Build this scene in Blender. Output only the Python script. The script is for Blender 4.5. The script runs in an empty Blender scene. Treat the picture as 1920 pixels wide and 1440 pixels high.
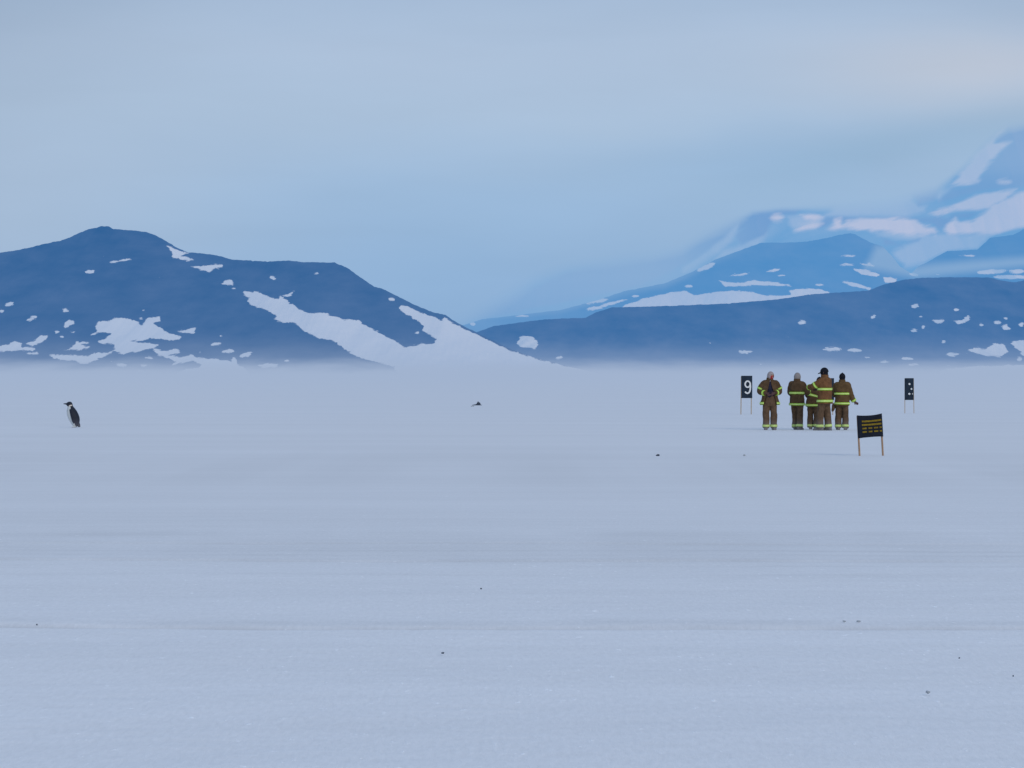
import bpy, bmesh, math, random
import numpy as np
from mathutils import Vector, Matrix, noise as mnoise

random.seed(7)
rng = np.random.default_rng(7)
scene = bpy.context.scene
COL = scene.collection
R = math.radians

# ------------------------------------------------------------------ survey
# the photograph was measured at 1920 x 1440; F is the lens in those units,
# H the eye height over the flat snow, HZ the row of the horizon
F, H, HZ = 6057.0, 1.75, 698.0


def ground(u, v):
    """a point of the flat snow from where it was measured"""
    d = F * H / (v - HZ)
    return Vector(((u - 960) / F * d, d, 0.0))


# ------------------------------------------------------------------ nodes
class NT:
    def __init__(s, tree):
        s.t = tree
        s.n = tree.nodes
        s.l = tree.links

    def node(s, typ, **kw):
        nd = s.n.new(typ)
        for k, v in kw.items():
            setattr(nd, k, v)
        return nd

    def put(s, sock, val):
        if isinstance(val, bpy.types.NodeSocket):
            s.l.new(val, sock)
        elif val is not None:
            sock.default_value = val

    def math(s, op, a, b=None, c=None, clamp=False):
        nd = s.node('ShaderNodeMath', operation=op, use_clamp=clamp)
        s.put(nd.inputs[0], a)
        if b is not None:
            s.put(nd.inputs[1], b)
        if c is not None:
            s.put(nd.inputs[2], c)
        return nd.outputs[0]

    def vmath(s, op, a, b=None):
        nd = s.node('ShaderNodeVectorMath', operation=op)
        s.put(nd.inputs[0], a)
        if b is not None:
            s.put(nd.inputs[1], b)
        return nd.outputs['Value'] if op in ('LENGTH', 'DOT_PRODUCT') else nd.outputs[0]

    def sep(s, v):
        nd = s.node('ShaderNodeSeparateXYZ')
        s.put(nd.inputs[0], v)
        return nd.outputs

    def comb(s, x, y, z):
        nd = s.node('ShaderNodeCombineXYZ')
        for i, q in enumerate((x, y, z)):
            s.put(nd.inputs[i], q)
        return nd.outputs[0]

    def noise(s, vec, scale=1.0, detail=4.0, rough=0.55, dist=0.0):
        nd = s.node('ShaderNodeTexNoise')
        s.put(nd.inputs['Vector'], vec)
        nd.inputs['Scale'].default_value = scale
        nd.inputs['Detail'].default_value = detail
        nd.inputs['Roughness'].default_value = rough
        nd.inputs['Distortion'].default_value = dist
        return nd.outputs['Fac']

    def mix(s, f, a, b):
        nd = s.node('ShaderNodeMix', data_type='RGBA')
        s.put(nd.inputs['Factor'], f)
        for nm, q in (('A', a), ('B', b)):
            sk = [i for i in nd.inputs if i.name == nm and i.type == 'RGBA'][0]
            if isinstance(q, tuple) and len(q) == 3:
                q = q + (1.0,)
            s.put(sk, q)
        return [o for o in nd.outputs if o.type == 'RGBA'][0]

    def ramp(s, f, stops, interp='LINEAR'):
        nd = s.node('ShaderNodeValToRGB')
        cr = nd.color_ramp
        cr.interpolation = interp
        while len(cr.elements) < len(stops):
            cr.elements.new(0.5)
        for e, (p, c) in zip(cr.elements, stops):
            e.position = p
            e.color = tuple(c) + (1.0,) if len(c) == 3 else c
        s.put(nd.inputs[0], f)
        return nd.outputs[0]

    def smooth(s, x, lo, hi):
        nd = s.node('ShaderNodeMapRange', interpolation_type='SMOOTHSTEP')
        s.put(nd.inputs[0], x)
        s.put(nd.inputs[1], lo)
        s.put(nd.inputs[2], hi)
        return nd.outputs[0]

    def gauss(s, x, x0, w):
        q = s.math('MULTIPLY', s.math('SUBTRACT', x, x0), 1.0 / w)
        q = s.math('MULTIPLY', q, q)
        return s.math('EXPONENT', s.math('MULTIPLY', q, -1.0))

    def attr(s, name):
        nd = s.node('ShaderNodeAttribute', attribute_name=name)
        return nd.outputs['Fac']

    def pos(s):
        return s.node('ShaderNodeNewGeometry').outputs['Position']


def srgb(r, g, b):
    def f(c):
        c /= 255.0
        return c / 12.92 if c <= 0.04045 else ((c + 0.055) / 1.055) ** 2.4
    return (f(r), f(g), f(b))


def new_mat(name):
    m = bpy.data.materials.new(name)
    m.use_nodes = True
    m.node_tree.nodes.clear()
    nt = NT(m.node_tree)
    out = nt.node('ShaderNodeOutputMaterial')
    return m, nt, out


# ------------------------------------------------------------------ sky
SUN_EL, SUN_ROT = R(24), R(150)


def sky_group():
    g = bpy.data.node_groups.new('overcast_sky', 'ShaderNodeTree')
    g.interface.new_socket('Direction', in_out='INPUT', socket_type='NodeSocketVector')
    g.interface.new_socket('Color', in_out='OUTPUT', socket_type='NodeSocketColor')
    nt = NT(g)
    gi = nt.node('NodeGroupInput')
    go = nt.node('NodeGroupOutput')
    d = nt.vmath('NORMALIZE', gi.outputs[0])
    x, y, z = nt.sep(d)
    az = nt.math('ARCTAN2', x, y)
    A = nt.math('DIVIDE', az, 0.158)
    E = nt.math('DIVIDE', z, 0.115)
    Ec = nt.math('MULTIPLY', nt.math('MAXIMUM', E, 0.0), 1.0 / 9.0)
    warp = nt.noise(nt.comb(nt.math('MULTIPLY', A, 0.8), nt.math('MULTIPLY', E, 2.2), 0.0), 1.0, 4, 0.5)
    warp = nt.math('SUBTRACT', warp, 0.5)
    Ew = nt.math('ADD', Ec, nt.math('MULTIPLY', warp, 0.030))
    base = nt.ramp(Ew, [
        (0.000, srgb(136, 173, 214)),
        (0.030, srgb(142, 178, 217)),
        (0.050, srgb(152, 184, 219)),
        (0.076, srgb(170, 193, 220)),
        (0.096, srgb(173, 193, 219)),
        (0.112, srgb(165, 187, 215)),
        (0.300, srgb(160, 182, 210)),
        (0.600, srgb(150, 176, 210)),
        (1.000, srgb(145, 172, 212)),
    ])
    # paler veil to the left, bluer trough in the middle right, warm lit cloud at the right
    c = base
    left = nt.math('MULTIPLY', nt.gauss(A, -1.05, 0.55), nt.gauss(E, 0.45, 0.4))
    c = nt.mix(nt.math('MULTIPLY', left, 0.60), c, srgb(172, 190, 214))
    tro = nt.math('MULTIPLY', nt.gauss(A, 0.50, 0.36), nt.gauss(nt.math('ADD', E, nt.math('MULTIPLY', warp, 0.25)), 0.56, 0.10))
    c = nt.mix(nt.math('MULTIPLY', tro, 0.6), c, srgb(146, 180, 215))
    # the diagonal band of thicker cloud that climbs to the right edge
    diag = nt.gauss(nt.math('SUBTRACT', E, nt.math('ADD', nt.math('MULTIPLY', nt.math('SUBTRACT', A, 0.5), 0.36), 0.52)), nt.math('MULTIPLY', warp, 0.2), 0.075)
    diag = nt.math('MULTIPLY', diag, nt.smooth(A, 0.25, 0.75))
    c = nt.mix(nt.math('MULTIPLY', diag, 0.55), c, srgb(142, 176, 208))
    lit = nt.math('MULTIPLY', nt.gauss(A, 0.92, 0.34), nt.gauss(nt.math('ADD', E, nt.math('MULTIPLY', warp, 0.18)), 0.80, 0.10))
    c = nt.mix(nt.math('MULTIPLY', lit, 0.72), c, srgb(192, 199, 214))
    # upper corners painted darker and greyer, like lens vignetting
    for a0, col_, amt in ((-1.25, srgb(142, 162, 188), 0.75), (1.30, srgb(150, 168, 190), 0.65)):
        g_ = nt.math('MULTIPLY', nt.gauss(A, a0, 0.50), nt.smooth(E, 0.35 if a0 < 0 else 0.78, 1.25))
        c = nt.mix(nt.math('MULTIPLY', g_, amt), c, col_)
    n2 = nt.noise(nt.comb(nt.math('MULTIPLY', A, 1.3), nt.math('MULTIPLY', E, 5.0), 3.7), 1.4, 5, 0.5, 0.3)
    bri = nt.math('ADD', 1.0, nt.math('MULTIPLY', nt.math('SUBTRACT', n2, 0.5), 0.11))
    c = nt.vmath('MULTIPLY', c, nt.comb(bri, bri, bri))
    # clear sky behind the cloud deck
    sk = nt.node('ShaderNodeTexSky', sky_type='NISHITA', sun_disc=False, sun_elevation=SUN_EL, sun_rotation=SUN_ROT)
    nt.put(sk.inputs[0], nt.vmath('MAXIMUM', d, (-1.0, -1.0, 0.02)))
    skc = nt.vmath('MULTIPLY', sk.outputs[0], (0.08, 0.08, 0.08))
    c = nt.mix(0.05, c, skc)
    nt.l.new(c, go.inputs[0])
    return g


SKY = sky_group()
w = bpy.data.worlds.new('World')
scene.world = w
w.use_nodes = True
w.node_tree.nodes.clear()
nt = NT(w.node_tree)
tc = nt.node('ShaderNodeTexCoord')
gn = nt.node('ShaderNodeGroup')
gn.node_tree = SKY
nt.l.new(tc.outputs['Generated'], gn.inputs[0])
bg = nt.node('ShaderNodeBackground')
nt.l.new(gn.outputs[0], bg.inputs[0])
bg.inputs[1].default_value = 1.0
wo = nt.node('ShaderNodeOutputWorld')
nt.l.new(bg.outputs[0], wo.inputs[0])

sun = bpy.data.lights.new('sun', 'SUN')
sun.energy = 1.15
sun.angle = R(25)
sun.color = (1.0, 0.93, 0.84)
so = bpy.data.objects.new('sun', sun)
COL.objects.link(so)
# pointing from (rot, el): sky rotation measured from +Y towards +X
sd = Vector((math.sin(SUN_ROT) * math.cos(SUN_EL), math.cos(SUN_ROT) * math.cos(SUN_EL), math.sin(SUN_EL)))
so.rotation_euler = (-sd).to_track_quat('-Z', 'Y').to_euler()

# ------------------------------------------------------------------ camera
cam = bpy.data.cameras.new('camera')
cam.sensor_width = 36.0
cam.lens = F / 1920 * 36.0
cam.clip_start = 0.5
cam.clip_end = 80000
co = bpy.data.objects.new('camera', cam)
COL.objects.link(co)
co.location = (0, 0, H)
co.rotation_euler = (R(90) - math.atan((720 - HZ) / F), 0, 0)
scene.camera = co
scene.view_settings.view_transform = 'Standard'
scene.view_settings.look = 'None'
scene.view_settings.exposure = 0
scene.render.resolution_x, scene.render.resolution_y = 1024, 768

# ------------------------------------------------------------------ object helpers


def tag(o, label=None, cat=None, group=None, kind=None):
    if label:
        o['label'] = label
    if cat:
        o['category'] = cat
    if group:
        o['group'] = group
    if kind:
        o['kind'] = kind
    return o


def link(name, me, mats=(), parent=None):
    o = bpy.data.objects.new(name, me)
    COL.objects.link(o)
    for m in mats:
        if m.name not in [q.name for q in me.materials]:
            me.materials.append(m)
    if parent is not None:
        o.parent = parent
    return o


def empty(name, loc, rz=0.0):
    o = bpy.data.objects.new(name, None)
    o.empty_display_size = 0.2
    COL.objects.link(o)
    o.location = loc
    o.rotation_euler = (0, 0, rz)
    return o


class MB:
    """collects vertices and faces of one mesh"""

    def __init__(s):
        s.v, s.f, s.mi = [], [], []

    def add(s, vs, fs, mi=0):
        b = len(s.v)
        s.v += [tuple(p) for p in vs]
        s.f += [tuple(i + b for i in f) for f in fs]
        s.mi += [mi] * len(fs)

    def rings(s, rings, caps=True, mi=0, closed=True, mis=None):
        n = len(rings[0])
        vs = [p for r in rings for p in r]
        fs, ml = [], []
        for i in range(len(rings) - 1):
            for j in range(n if closed else n - 1):
                k = (j + 1) % n
                fs.append((i * n + j, i * n + k, (i + 1) * n + k, (i + 1) * n + j))
                ml.append(mis[i] if mis else mi)
        if caps:
            fs.append(tuple(reversed(range(n))))
            fs.append(tuple((len(rings) - 1) * n + j for j in range(n)))
            ml += [mi, mi]
        b = len(s.v)
        s.v += [tuple(p) for p in vs]
        s.f += [tuple(i + b for i in f) for f in fs]
        s.mi += ml

    def tube(s, pts, rad, n=14, flat=None, mi=0):
        s.rings(tube_rings(pts, rad, n, flat), True, mi)

    def box(s, c, size, mi=0):
        x, y, z = (q / 2 for q in size)
        vs = [(c[0] + a * x, c[1] + b * y, c[2] + d * z) for a in (-1, 1) for b in (-1, 1) for d in (-1, 1)]
        s.add(vs, [(0, 1, 3, 2), (4, 6, 7, 5), (0, 4, 5, 1), (2, 3, 7, 6), (0, 2, 6, 4), (1, 5, 7, 3)], mi)

    def sphere(s, c, r, seg=20, rows=12, mi=0):
        rr = []
        for i in range(1, rows):
            th = math.pi * i / rows
            rr.append([(c[0] + r[0] * math.sin(th) * math.cos(2 * math.pi * j / seg), c[1] + r[1] * math.sin(th) * math.sin(2 * math.pi * j / seg), c[2] - r[2] * math.cos(th)) for j in range(seg)])
        s.rings(rr, True, mi)

    def mesh(s, name, smooth=True):
        me = bpy.data.meshes.new(name)
        me.from_pydata(s.v, [], s.f)
        bm = bmesh.new()
        bm.from_mesh(me)
        bmesh.ops.recalc_face_normals(bm, faces=bm.faces)
        bm.to_mesh(me)
        bm.free()
        for p, m in zip(me.polygons, s.mi):
            p.material_index = m
            p.use_smooth = smooth
        return me

    def build(s, name, mats, parent=None, smooth=True):
        return link(name, s.mesh(name, smooth), mats if isinstance(mats, (list, tuple)) else [mats], parent)


def tube_rings(pts, rad, n=14, flat=None):
    pts = [Vector(p) for p in pts]
    out = []
    up = None
    for i, p in enumerate(pts):
        t = (pts[min(i + 1, len(pts) - 1)] - pts[max(i - 1, 0)]).normalized()
        if up is None:
            up = Vector((0, 1, 0)) if abs(t.y) < 0.9 else Vector((1, 0, 0))
        a = t.cross(up).normalized()
        b = a.cross(t).normalized()
        up = b
        r = rad[i] if isinstance(rad, (list, tuple)) else rad
        rx, ry = r if isinstance(r, (list, tuple)) else (r, r)
        out.append([p + a * rx * math.cos(2 * math.pi * j / n) + b * ry * math.sin(2 * math.pi * j / n) for j in range(n)])
    return out


def remeshed(mb, name, voxel, smooth=3, disp=None):
    """fuses everything in MB into one watertight skin"""
    me = mb.mesh(name + '_raw')
    o = bpy.data.objects.new(name + '_raw', me)
    COL.objects.link(o)
    m = o.modifiers.new('r', 'REMESH')
    m.mode = 'VOXEL'
    m.voxel_size = voxel
    if smooth:
        sm = o.modifiers.new('s', 'SMOOTH')
        sm.factor = 0.5
        sm.iterations = smooth
    dg = bpy.context.evaluated_depsgraph_get()
    dg.update()
    res = bpy.data.meshes.new_from_object(o.evaluated_get(dg))
    res.name = name
    bpy.data.objects.remove(o)
    bpy.data.meshes.remove(me)
    if disp:
        for v in res.vertices:
            v.co += v.normal * disp(v.co)
    for p in res.polygons:
        p.use_smooth = True
    res.materials.clear()
    return res


def interp(points, x):
    p = sorted(points)
    return np.interp(x, [a for a, b in p], [b for a, b in p])


# ------------------------------------------------------------------ ground
LOW_HAZE = srgb(161, 179, 207)  # glow colour of the haze painted on ground and hill feet


def ground_material():
    m, nt, out = new_mat('windblown_snow')
    P = nt.pos()
    x, y, z = nt.sep(P)
    dist = nt.vmath('LENGTH', P)
    # broad drifts, wind streaks that run across the view, fine lumps
    broad = nt.noise(nt.comb(nt.math('MULTIPLY', x, 0.05), nt.math('MULTIPLY', y, 0.22), 0.0), 1.0, 3, 0.5)
    streak = nt.noise(nt.comb(nt.math('MULTIPLY', x, 0.16), nt.math('MULTIPLY', y, 1.5), 2.0), 1.0, 6, 0.62)
    fine = nt.noise(nt.comb(nt.math('MULTIPLY', x, 2.5), nt.math('MULTIPLY', y, 4.0), 5.0), 1.0, 5, 0.65)
    grain = nt.noise(nt.comb(nt.math('MULTIPLY', x, 30.0), nt.math('MULTIPLY', y, 6.0), 1.0), 1.0, 4, 0.7)
    lump = nt.noise(nt.comb(nt.math('MULTIPLY', x, 17.0), nt.math('MULTIPLY', y, 4.5), 9.0), 1.0, 4, 0.6)
    lumps = nt.math('MULTIPLY', nt.smooth(lump, 0.60, 0.74), nt.smooth(fine, 0.46, 0.60))
    wob = nt.math('SUBTRACT', nt.noise(nt.comb(nt.math('MULTIPLY', x, 0.22), 0.0, 0.0), 1.0, 3, 0.5), 0.5)
    yw = nt.math('ADD', y, nt.math('MULTIPLY', wob, 0.5))
    yw = nt.math('ADD', yw, nt.math('MULTIPLY', x, 0.03))
    tracks = None
    for k, (row, wd, amp) in enumerate([(1176, 0.12, 0.19), (1168, 0.32, 0.08), (1001, 0.8, 0.07), (1030, 2.8, 0.065), (1019, 0.20, 0.05), (1051, 0.28, 0.12), (1078, 0.22, 0.045), (1041, 0.16, 0.05), (1033, 0.12, 0.04), (1062, 0.12, 0.04),
                                        (1212, 0.18, 0.022), (1366, 0.25, 0.02), (852, 5.0, 0.03), (885, 8.0, 0.045)]):
        brk = nt.smooth(nt.noise(nt.comb(nt.math('MULTIPLY', x, 0.30), 7.3 * k, 0.0), 1.0, 3, 0.6), 0.30, 0.62)
        q = nt.math('MULTIPLY', nt.math('MULTIPLY', nt.gauss(yw, F * H / (row - HZ), wd), brk), amp)
        tracks = q if tracks is None else nt.math('ADD', tracks, q)
    fade = nt.smooth(y, 75.0, 24.0)
    v = nt.math('ADD', 0.80, nt.math('MULTIPLY', nt.math('SUBTRACT', broad, 0.5), 0.10))
    v = nt.math('ADD', v, nt.math('MULTIPLY', nt.math('SUBTRACT', streak, 0.5), nt.math('ADD', 0.05, nt.math('MULTIPLY', fade, 0.05))))
    v = nt.math('ADD', v, nt.math('MULTIPLY', nt.math('SUBTRACT', fine, 0.5), nt.math('MULTIPLY', fade, 0.07)))
    v = nt.math('ADD', v, nt.math('MULTIPLY', nt.math('SUBTRACT', grain, 0.5), nt.math('MULTIPLY', fade, 0.20)))
    v = nt.math('ADD', v, nt.math('MULTIPLY', lumps, nt.math('MULTIPLY', fade, 0.28)))
    v = nt.math('SUBTRACT', v, tracks)
    v = nt.math('ADD', v, nt.math('MULTIPLY', nt.smooth(y, 42.0, 18.0), 0.045))
    col = nt.vmath('MULTIPLY', nt.comb(v, v, v), (1.055, 1.025, 1.012))
    b = nt.node('ShaderNodeBsdfPrincipled')
    nt.put(b.inputs['Base Color'], col)
    b.inputs['Roughness'].default_value = 0.8
    b.inputs['Specular IOR Level'].default_value = 0.08
    hgt = nt.math('ADD', nt.math('MULTIPLY', fine, 0.02), nt.math('MULTIPLY', nt.math('ADD', lumps, grain), nt.math('MULTIPLY', fade, 0.012)))
    bp = nt.node('ShaderNodeBump')
    bp.inputs['Strength'].default_value = 0.35
    bp.inputs['Distance'].default_value = 1.0
    nt.put(bp.inputs['Height'], hgt)
    nt.l.new(bp.outputs[0], b.inputs['Normal'])
    # drifting-snow haze painted as glow, thicker with distance over the ice
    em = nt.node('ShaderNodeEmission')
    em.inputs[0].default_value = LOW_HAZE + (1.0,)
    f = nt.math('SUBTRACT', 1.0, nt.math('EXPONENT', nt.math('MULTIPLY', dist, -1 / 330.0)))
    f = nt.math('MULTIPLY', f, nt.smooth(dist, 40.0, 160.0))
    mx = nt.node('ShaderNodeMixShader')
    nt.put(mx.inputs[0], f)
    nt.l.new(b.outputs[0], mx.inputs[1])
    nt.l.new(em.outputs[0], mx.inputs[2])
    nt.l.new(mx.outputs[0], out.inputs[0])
    return m


def build_ground():
    ys = list(np.arange(-40, 8, 4.0)) + list(np.arange(8, 42, 0.07))
    y = 42.0
    while y < 40000:
        ys.append(y)
        y *= 1.006 if y < 200 else 1.06
    half = list(np.arange(0, 14, 0.16))
    x = 14.0
    while x < 30000:
        half.append(x)
        x *= 1.12
    xs = np.array([-q for q in reversed(half[1:])] + half)
    ys = np.array(ys)
    X, Y = np.meshgrid(xs, ys)

    def wave(a, b, ph):
        return np.sin(X * a + Y * b + ph)
    near = np.clip((60 - Y) / 40, 0, 1) * np.clip((Y - 6) / 6, 0, 1)
    Z = 0.006 * wave(0.9, 0.8, 0.3) + 0.003 * wave(-1.3, 1.7, 1.9) + 0.0015 * wave(2.9, 3.1, 4.0) + 0.001 * wave(-4.9, 4.3, 2.2)
    Z += rng.normal(0, 0.0016, Z.shape)
    for row, dep in ((1176, 0.03), (1051, 0.025), (1019, 0.02)):
        yc = F * H / (row - HZ)
        Z -= dep * np.exp(-((Y + 0.03 * X - yc) / 0.12) ** 2)
    Z *= near
    n, mcol = Y.shape
    vs = np.stack([X, Y, Z], -1).reshape(-1, 3)
    i = np.arange(n - 1)[:, None] * mcol + np.arange(mcol - 1)[None]
    fs = np.stack([i, i + 1, i + 1 + mcol, i + mcol], -1).reshape(-1, 4)
    me = bpy.data.meshes.new('snow_ground')
    me.from_pydata(vs.tolist(), [], fs.tolist())
    me.polygons.foreach_set('use_smooth', [True] * len(me.polygons))
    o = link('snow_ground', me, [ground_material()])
    tag(o, 'flat windblown snow and sea ice reaching to the foot of the hills', kind='structure')


build_ground()

# ------------------------------------------------------------------ hills


def crop(x0, y0, s):
    return lambda pts: [(x0 + a / s, y0 + b / s) for a, b in pts]


cA = crop(0, 400, 3.2)
cB = crop(400, 450, 1920 / 760)
cC = crop(860, 200, 1920 / 1060)
cD = crop(1400, 200, 1920 / 520)


def oval(cx, cy, rx, ry, n=12, tilt=0.0):
    return [(cx + rx * math.cos(t) * math.cos(tilt) - ry * math.sin(t) * math.sin(tilt), cy + rx * math.cos(t) * math.sin(tilt) + ry * math.sin(t) * math.cos(tilt)) for t in [2 * math.pi * k / n for k in range(n)]]


def signed(U, V, polys, lim=14.0):
    """largest signed distance to a set of outlines, positive inside"""
    res = np.full(U.shape, -lim)
    for poly in polys:
        p = np.array(poly, float)
        lo, hi = p.min(0) - lim, p.max(0) + lim
        sel = (U > lo[0]) & (U < hi[0]) & (V > lo[1]) & (V < hi[1])
        if not sel.any():
            continue
        u, v = U[sel], V[sel]
        d = np.full(u.shape, 1e9)
        ins = np.zeros(u.shape, bool)
        for a, b in zip(p, np.roll(p, -1, 0)):
            e = b - a
            t = np.clip(((u - a[0]) * e[0] + (v - a[1]) * e[1]) / max(e @ e, 1e-9), 0, 1)
            d = np.minimum(d, np.hypot(u - a[0] - t * e[0], v - a[1] - t * e[1]))
            c = (a[1] > v) != (b[1] > v)
            with np.errstate(divide='ignore', invalid='ignore'):
                xx = (b[0] - a[0]) * (v - a[1]) / (b[1] - a[1]) + a[0]
            ins ^= c & (u < xx)
        res[sel] = np.maximum(res[sel], np.clip(np.where(ins, d, -d), -lim, lim))
    return res


def fbm(U, V, seed, octs=5, base=1 / 90.0):
    r = np.random.default_rng(seed)
    out = np.zeros(U.shape)
    amp, fr = 1.0, base
    for _ in range(octs):
        for _k in range(3):
            a = r.uniform(0, 2 * math.pi)
            out += amp / 3 * np.sin(U * fr * math.cos(a) * 6.28 + V * fr * math.sin(a) * 6.28 + r.uniform(0, 6.28))
        amp *= 0.55
        fr *= 2.03
    return out


def hill(name, D, front, back, ridge, u0, u1, du, rows, paints, mat, label, rough=1.0, seed=1, curve=1.0, jag=0.5):
    s = D / F
    u = np.arange(u0, u1 + du, du)
    rv = interp(ridge, u)
    r2 = np.random.default_rng(seed)
    j = np.convolve(r2.normal(0, 1, len(u) + 8), np.ones(3) / 3, 'same')[4:-4] * jag
    top = np.maximum((HZ - rv) * s + H, -3.0)
    j = np.where(HZ - rv > 6, j, 0) * s
    t = np.linspace(0, 1, rows)
    tb = np.linspace(0, 1, 10)[1:]
    prof = (0.62 * t + 0.38 * t ** 1.8) ** curve
    Uc = np.repeat(u[None], rows, 0)
    Zf = prof[:, None] * (top[None] + 3.0) - 3.0
    bump = fbm(Uc, np.repeat((t * 220)[:, None], len(u), 1), seed) * rough * s * 4.0
    Zf += j[None] * (t ** 14)[:, None]
    Zf += bump * (np.sin(np.pi * t) ** 0.8)[:, None] * np.clip(top / (60 * s), 0, 1)[None]
    Yf = np.repeat((D - front * (1 - t))[:, None], len(u), 1)
    Zb = (1 - tb ** 1.3)[:, None] * (top[None] + 3.0) - 3.0
    Yb = np.repeat((D + back * tb)[:, None], len(u), 1)
    Z = np.concatenate([Zf, Zb])
    Y = np.concatenate([Yf, Yb])
    X = np.repeat(((u - 960) * s)[None], len(Z), 0)
    n, mc = Z.shape
    me = bpy.data.meshes.new(name)
    i = np.arange(n - 1)[:, None] * mc + np.arange(mc - 1)[None]
    fs = np.stack([i, i + 1, i + 1 + mc, i + mc], -1).reshape(-1, 4)
    me.from_pydata(np.stack([X, Y, Z], -1).reshape(-1, 3).tolist(), [], fs.tolist())
    me.polygons.foreach_set('use_smooth', [True] * len(me.polygons))
    # snow fields, rock and painted mist, as laid out on the slopes
    PU = (X * F / Y + 960).ravel()
    PV = (HZ - (Z - H) * F / Y).ravel()
    for nm, polys in paints.items():
        at = me.attributes.new(nm, 'FLOAT', 'POINT')
        at.data.foreach_set('value', signed(PU, PV, polys).astype(np.float32))
    at = me.attributes.new('below', 'FLOAT', 'POINT')
    at.data.foreach_set('value', (PV - interp(ridge, PU)).astype(np.float32))
    o = link(name, me, [mat])
    tag(o, label, kind='structure')
    return o


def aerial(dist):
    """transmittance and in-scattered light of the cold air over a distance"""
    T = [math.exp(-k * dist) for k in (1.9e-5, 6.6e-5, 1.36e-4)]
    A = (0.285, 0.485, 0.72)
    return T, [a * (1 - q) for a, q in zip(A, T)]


def hill_material(name, D, rock=(0.045, 0.045, 0.05), snow=(0.80, 0.82, 0.84), low=((0.95, 5.0), (0.35, 30.0)), noise_amp=15.0, veil=0.0, seed=0.0, foot=2.5):
    s = D / F
    T, S = aerial(D)
    m, nt, out = new_mat(name)
    P = nt.pos()
    x, y, z = nt.sep(P)
    px = nt.math('MULTIPLY', x, 1 / s)
    pz = nt.math('MULTIPLY', z, 1 / s)
    q = nt.comb(nt.math('MULTIPLY', px, 0.42), nt.math('ADD', pz, nt.math('MULTIPLY', px, 0.12)), seed)
    n1 = nt.math('SUBTRACT', nt.noise(q, 0.13, 7, 0.68, 0.6), 0.5)
    n2 = nt.math('SUBTRACT', nt.noise(nt.comb(nt.math('MULTIPLY', px, 0.5), pz, seed + 4), 0.028, 5, 0.6), 0.5)
    sd = nt.math('ADD', nt.attr('snow'), nt.math('MULTIPLY', n1, noise_amp))
    scrap = nt.noise(nt.comb(nt.math('MULTIPLY', px, 0.5), nt.math('ADD', pz, nt.math('MULTIPLY', px, 0.1)), seed + 9), 0.16, 3, 0.5)
    scrap = nt.math('MULTIPLY', nt.math('SUBTRACT', scrap, 0.79), 60.0)
    sd = nt.math('MAXIMUM', sd, nt.math('ADD', scrap, nt.math('MULTIPLY', nt.smooth(pz, 95.0, 40.0), 1.5)))
    sn = nt.smooth(sd, -0.9, 1.0)
    rk = nt.mix(nt.math('ADD', 0.5, nt.math('MULTIPLY', n2, 2.2), clamp=True), tuple(c * 0.3 for c in rock), tuple(c * 1.9 for c in rock))
    sc = nt.mix(nt.math('ADD', 0.5, nt.math('MULTIPLY', n2, 1.6), clamp=True), tuple(c * 0.93 for c in snow), snow)
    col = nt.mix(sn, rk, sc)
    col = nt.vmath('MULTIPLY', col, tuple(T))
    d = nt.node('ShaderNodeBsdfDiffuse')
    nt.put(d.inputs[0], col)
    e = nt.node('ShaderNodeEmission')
    e.inputs[0].default_value = tuple(S) + (1.0,)  # bluish air haze painted into the slope as glow
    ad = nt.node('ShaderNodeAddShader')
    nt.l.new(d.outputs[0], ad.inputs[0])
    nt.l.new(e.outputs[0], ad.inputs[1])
    # blown-snow haze painted as glow over the foot of the slopes
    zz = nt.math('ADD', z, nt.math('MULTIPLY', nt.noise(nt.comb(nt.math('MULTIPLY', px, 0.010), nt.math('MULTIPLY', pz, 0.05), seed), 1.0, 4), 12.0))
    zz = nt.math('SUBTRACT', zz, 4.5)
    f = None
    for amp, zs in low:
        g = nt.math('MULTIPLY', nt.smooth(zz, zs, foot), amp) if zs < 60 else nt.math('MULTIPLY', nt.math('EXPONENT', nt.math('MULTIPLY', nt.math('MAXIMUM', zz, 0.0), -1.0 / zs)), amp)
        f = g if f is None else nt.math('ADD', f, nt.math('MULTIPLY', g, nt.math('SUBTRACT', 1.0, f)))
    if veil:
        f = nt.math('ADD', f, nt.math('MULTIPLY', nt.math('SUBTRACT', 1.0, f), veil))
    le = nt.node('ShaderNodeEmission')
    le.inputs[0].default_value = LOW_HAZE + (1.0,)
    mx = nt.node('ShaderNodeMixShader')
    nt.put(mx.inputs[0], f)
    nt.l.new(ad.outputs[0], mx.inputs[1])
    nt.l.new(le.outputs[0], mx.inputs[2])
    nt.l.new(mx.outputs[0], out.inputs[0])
    return m, nt, out, mx


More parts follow.
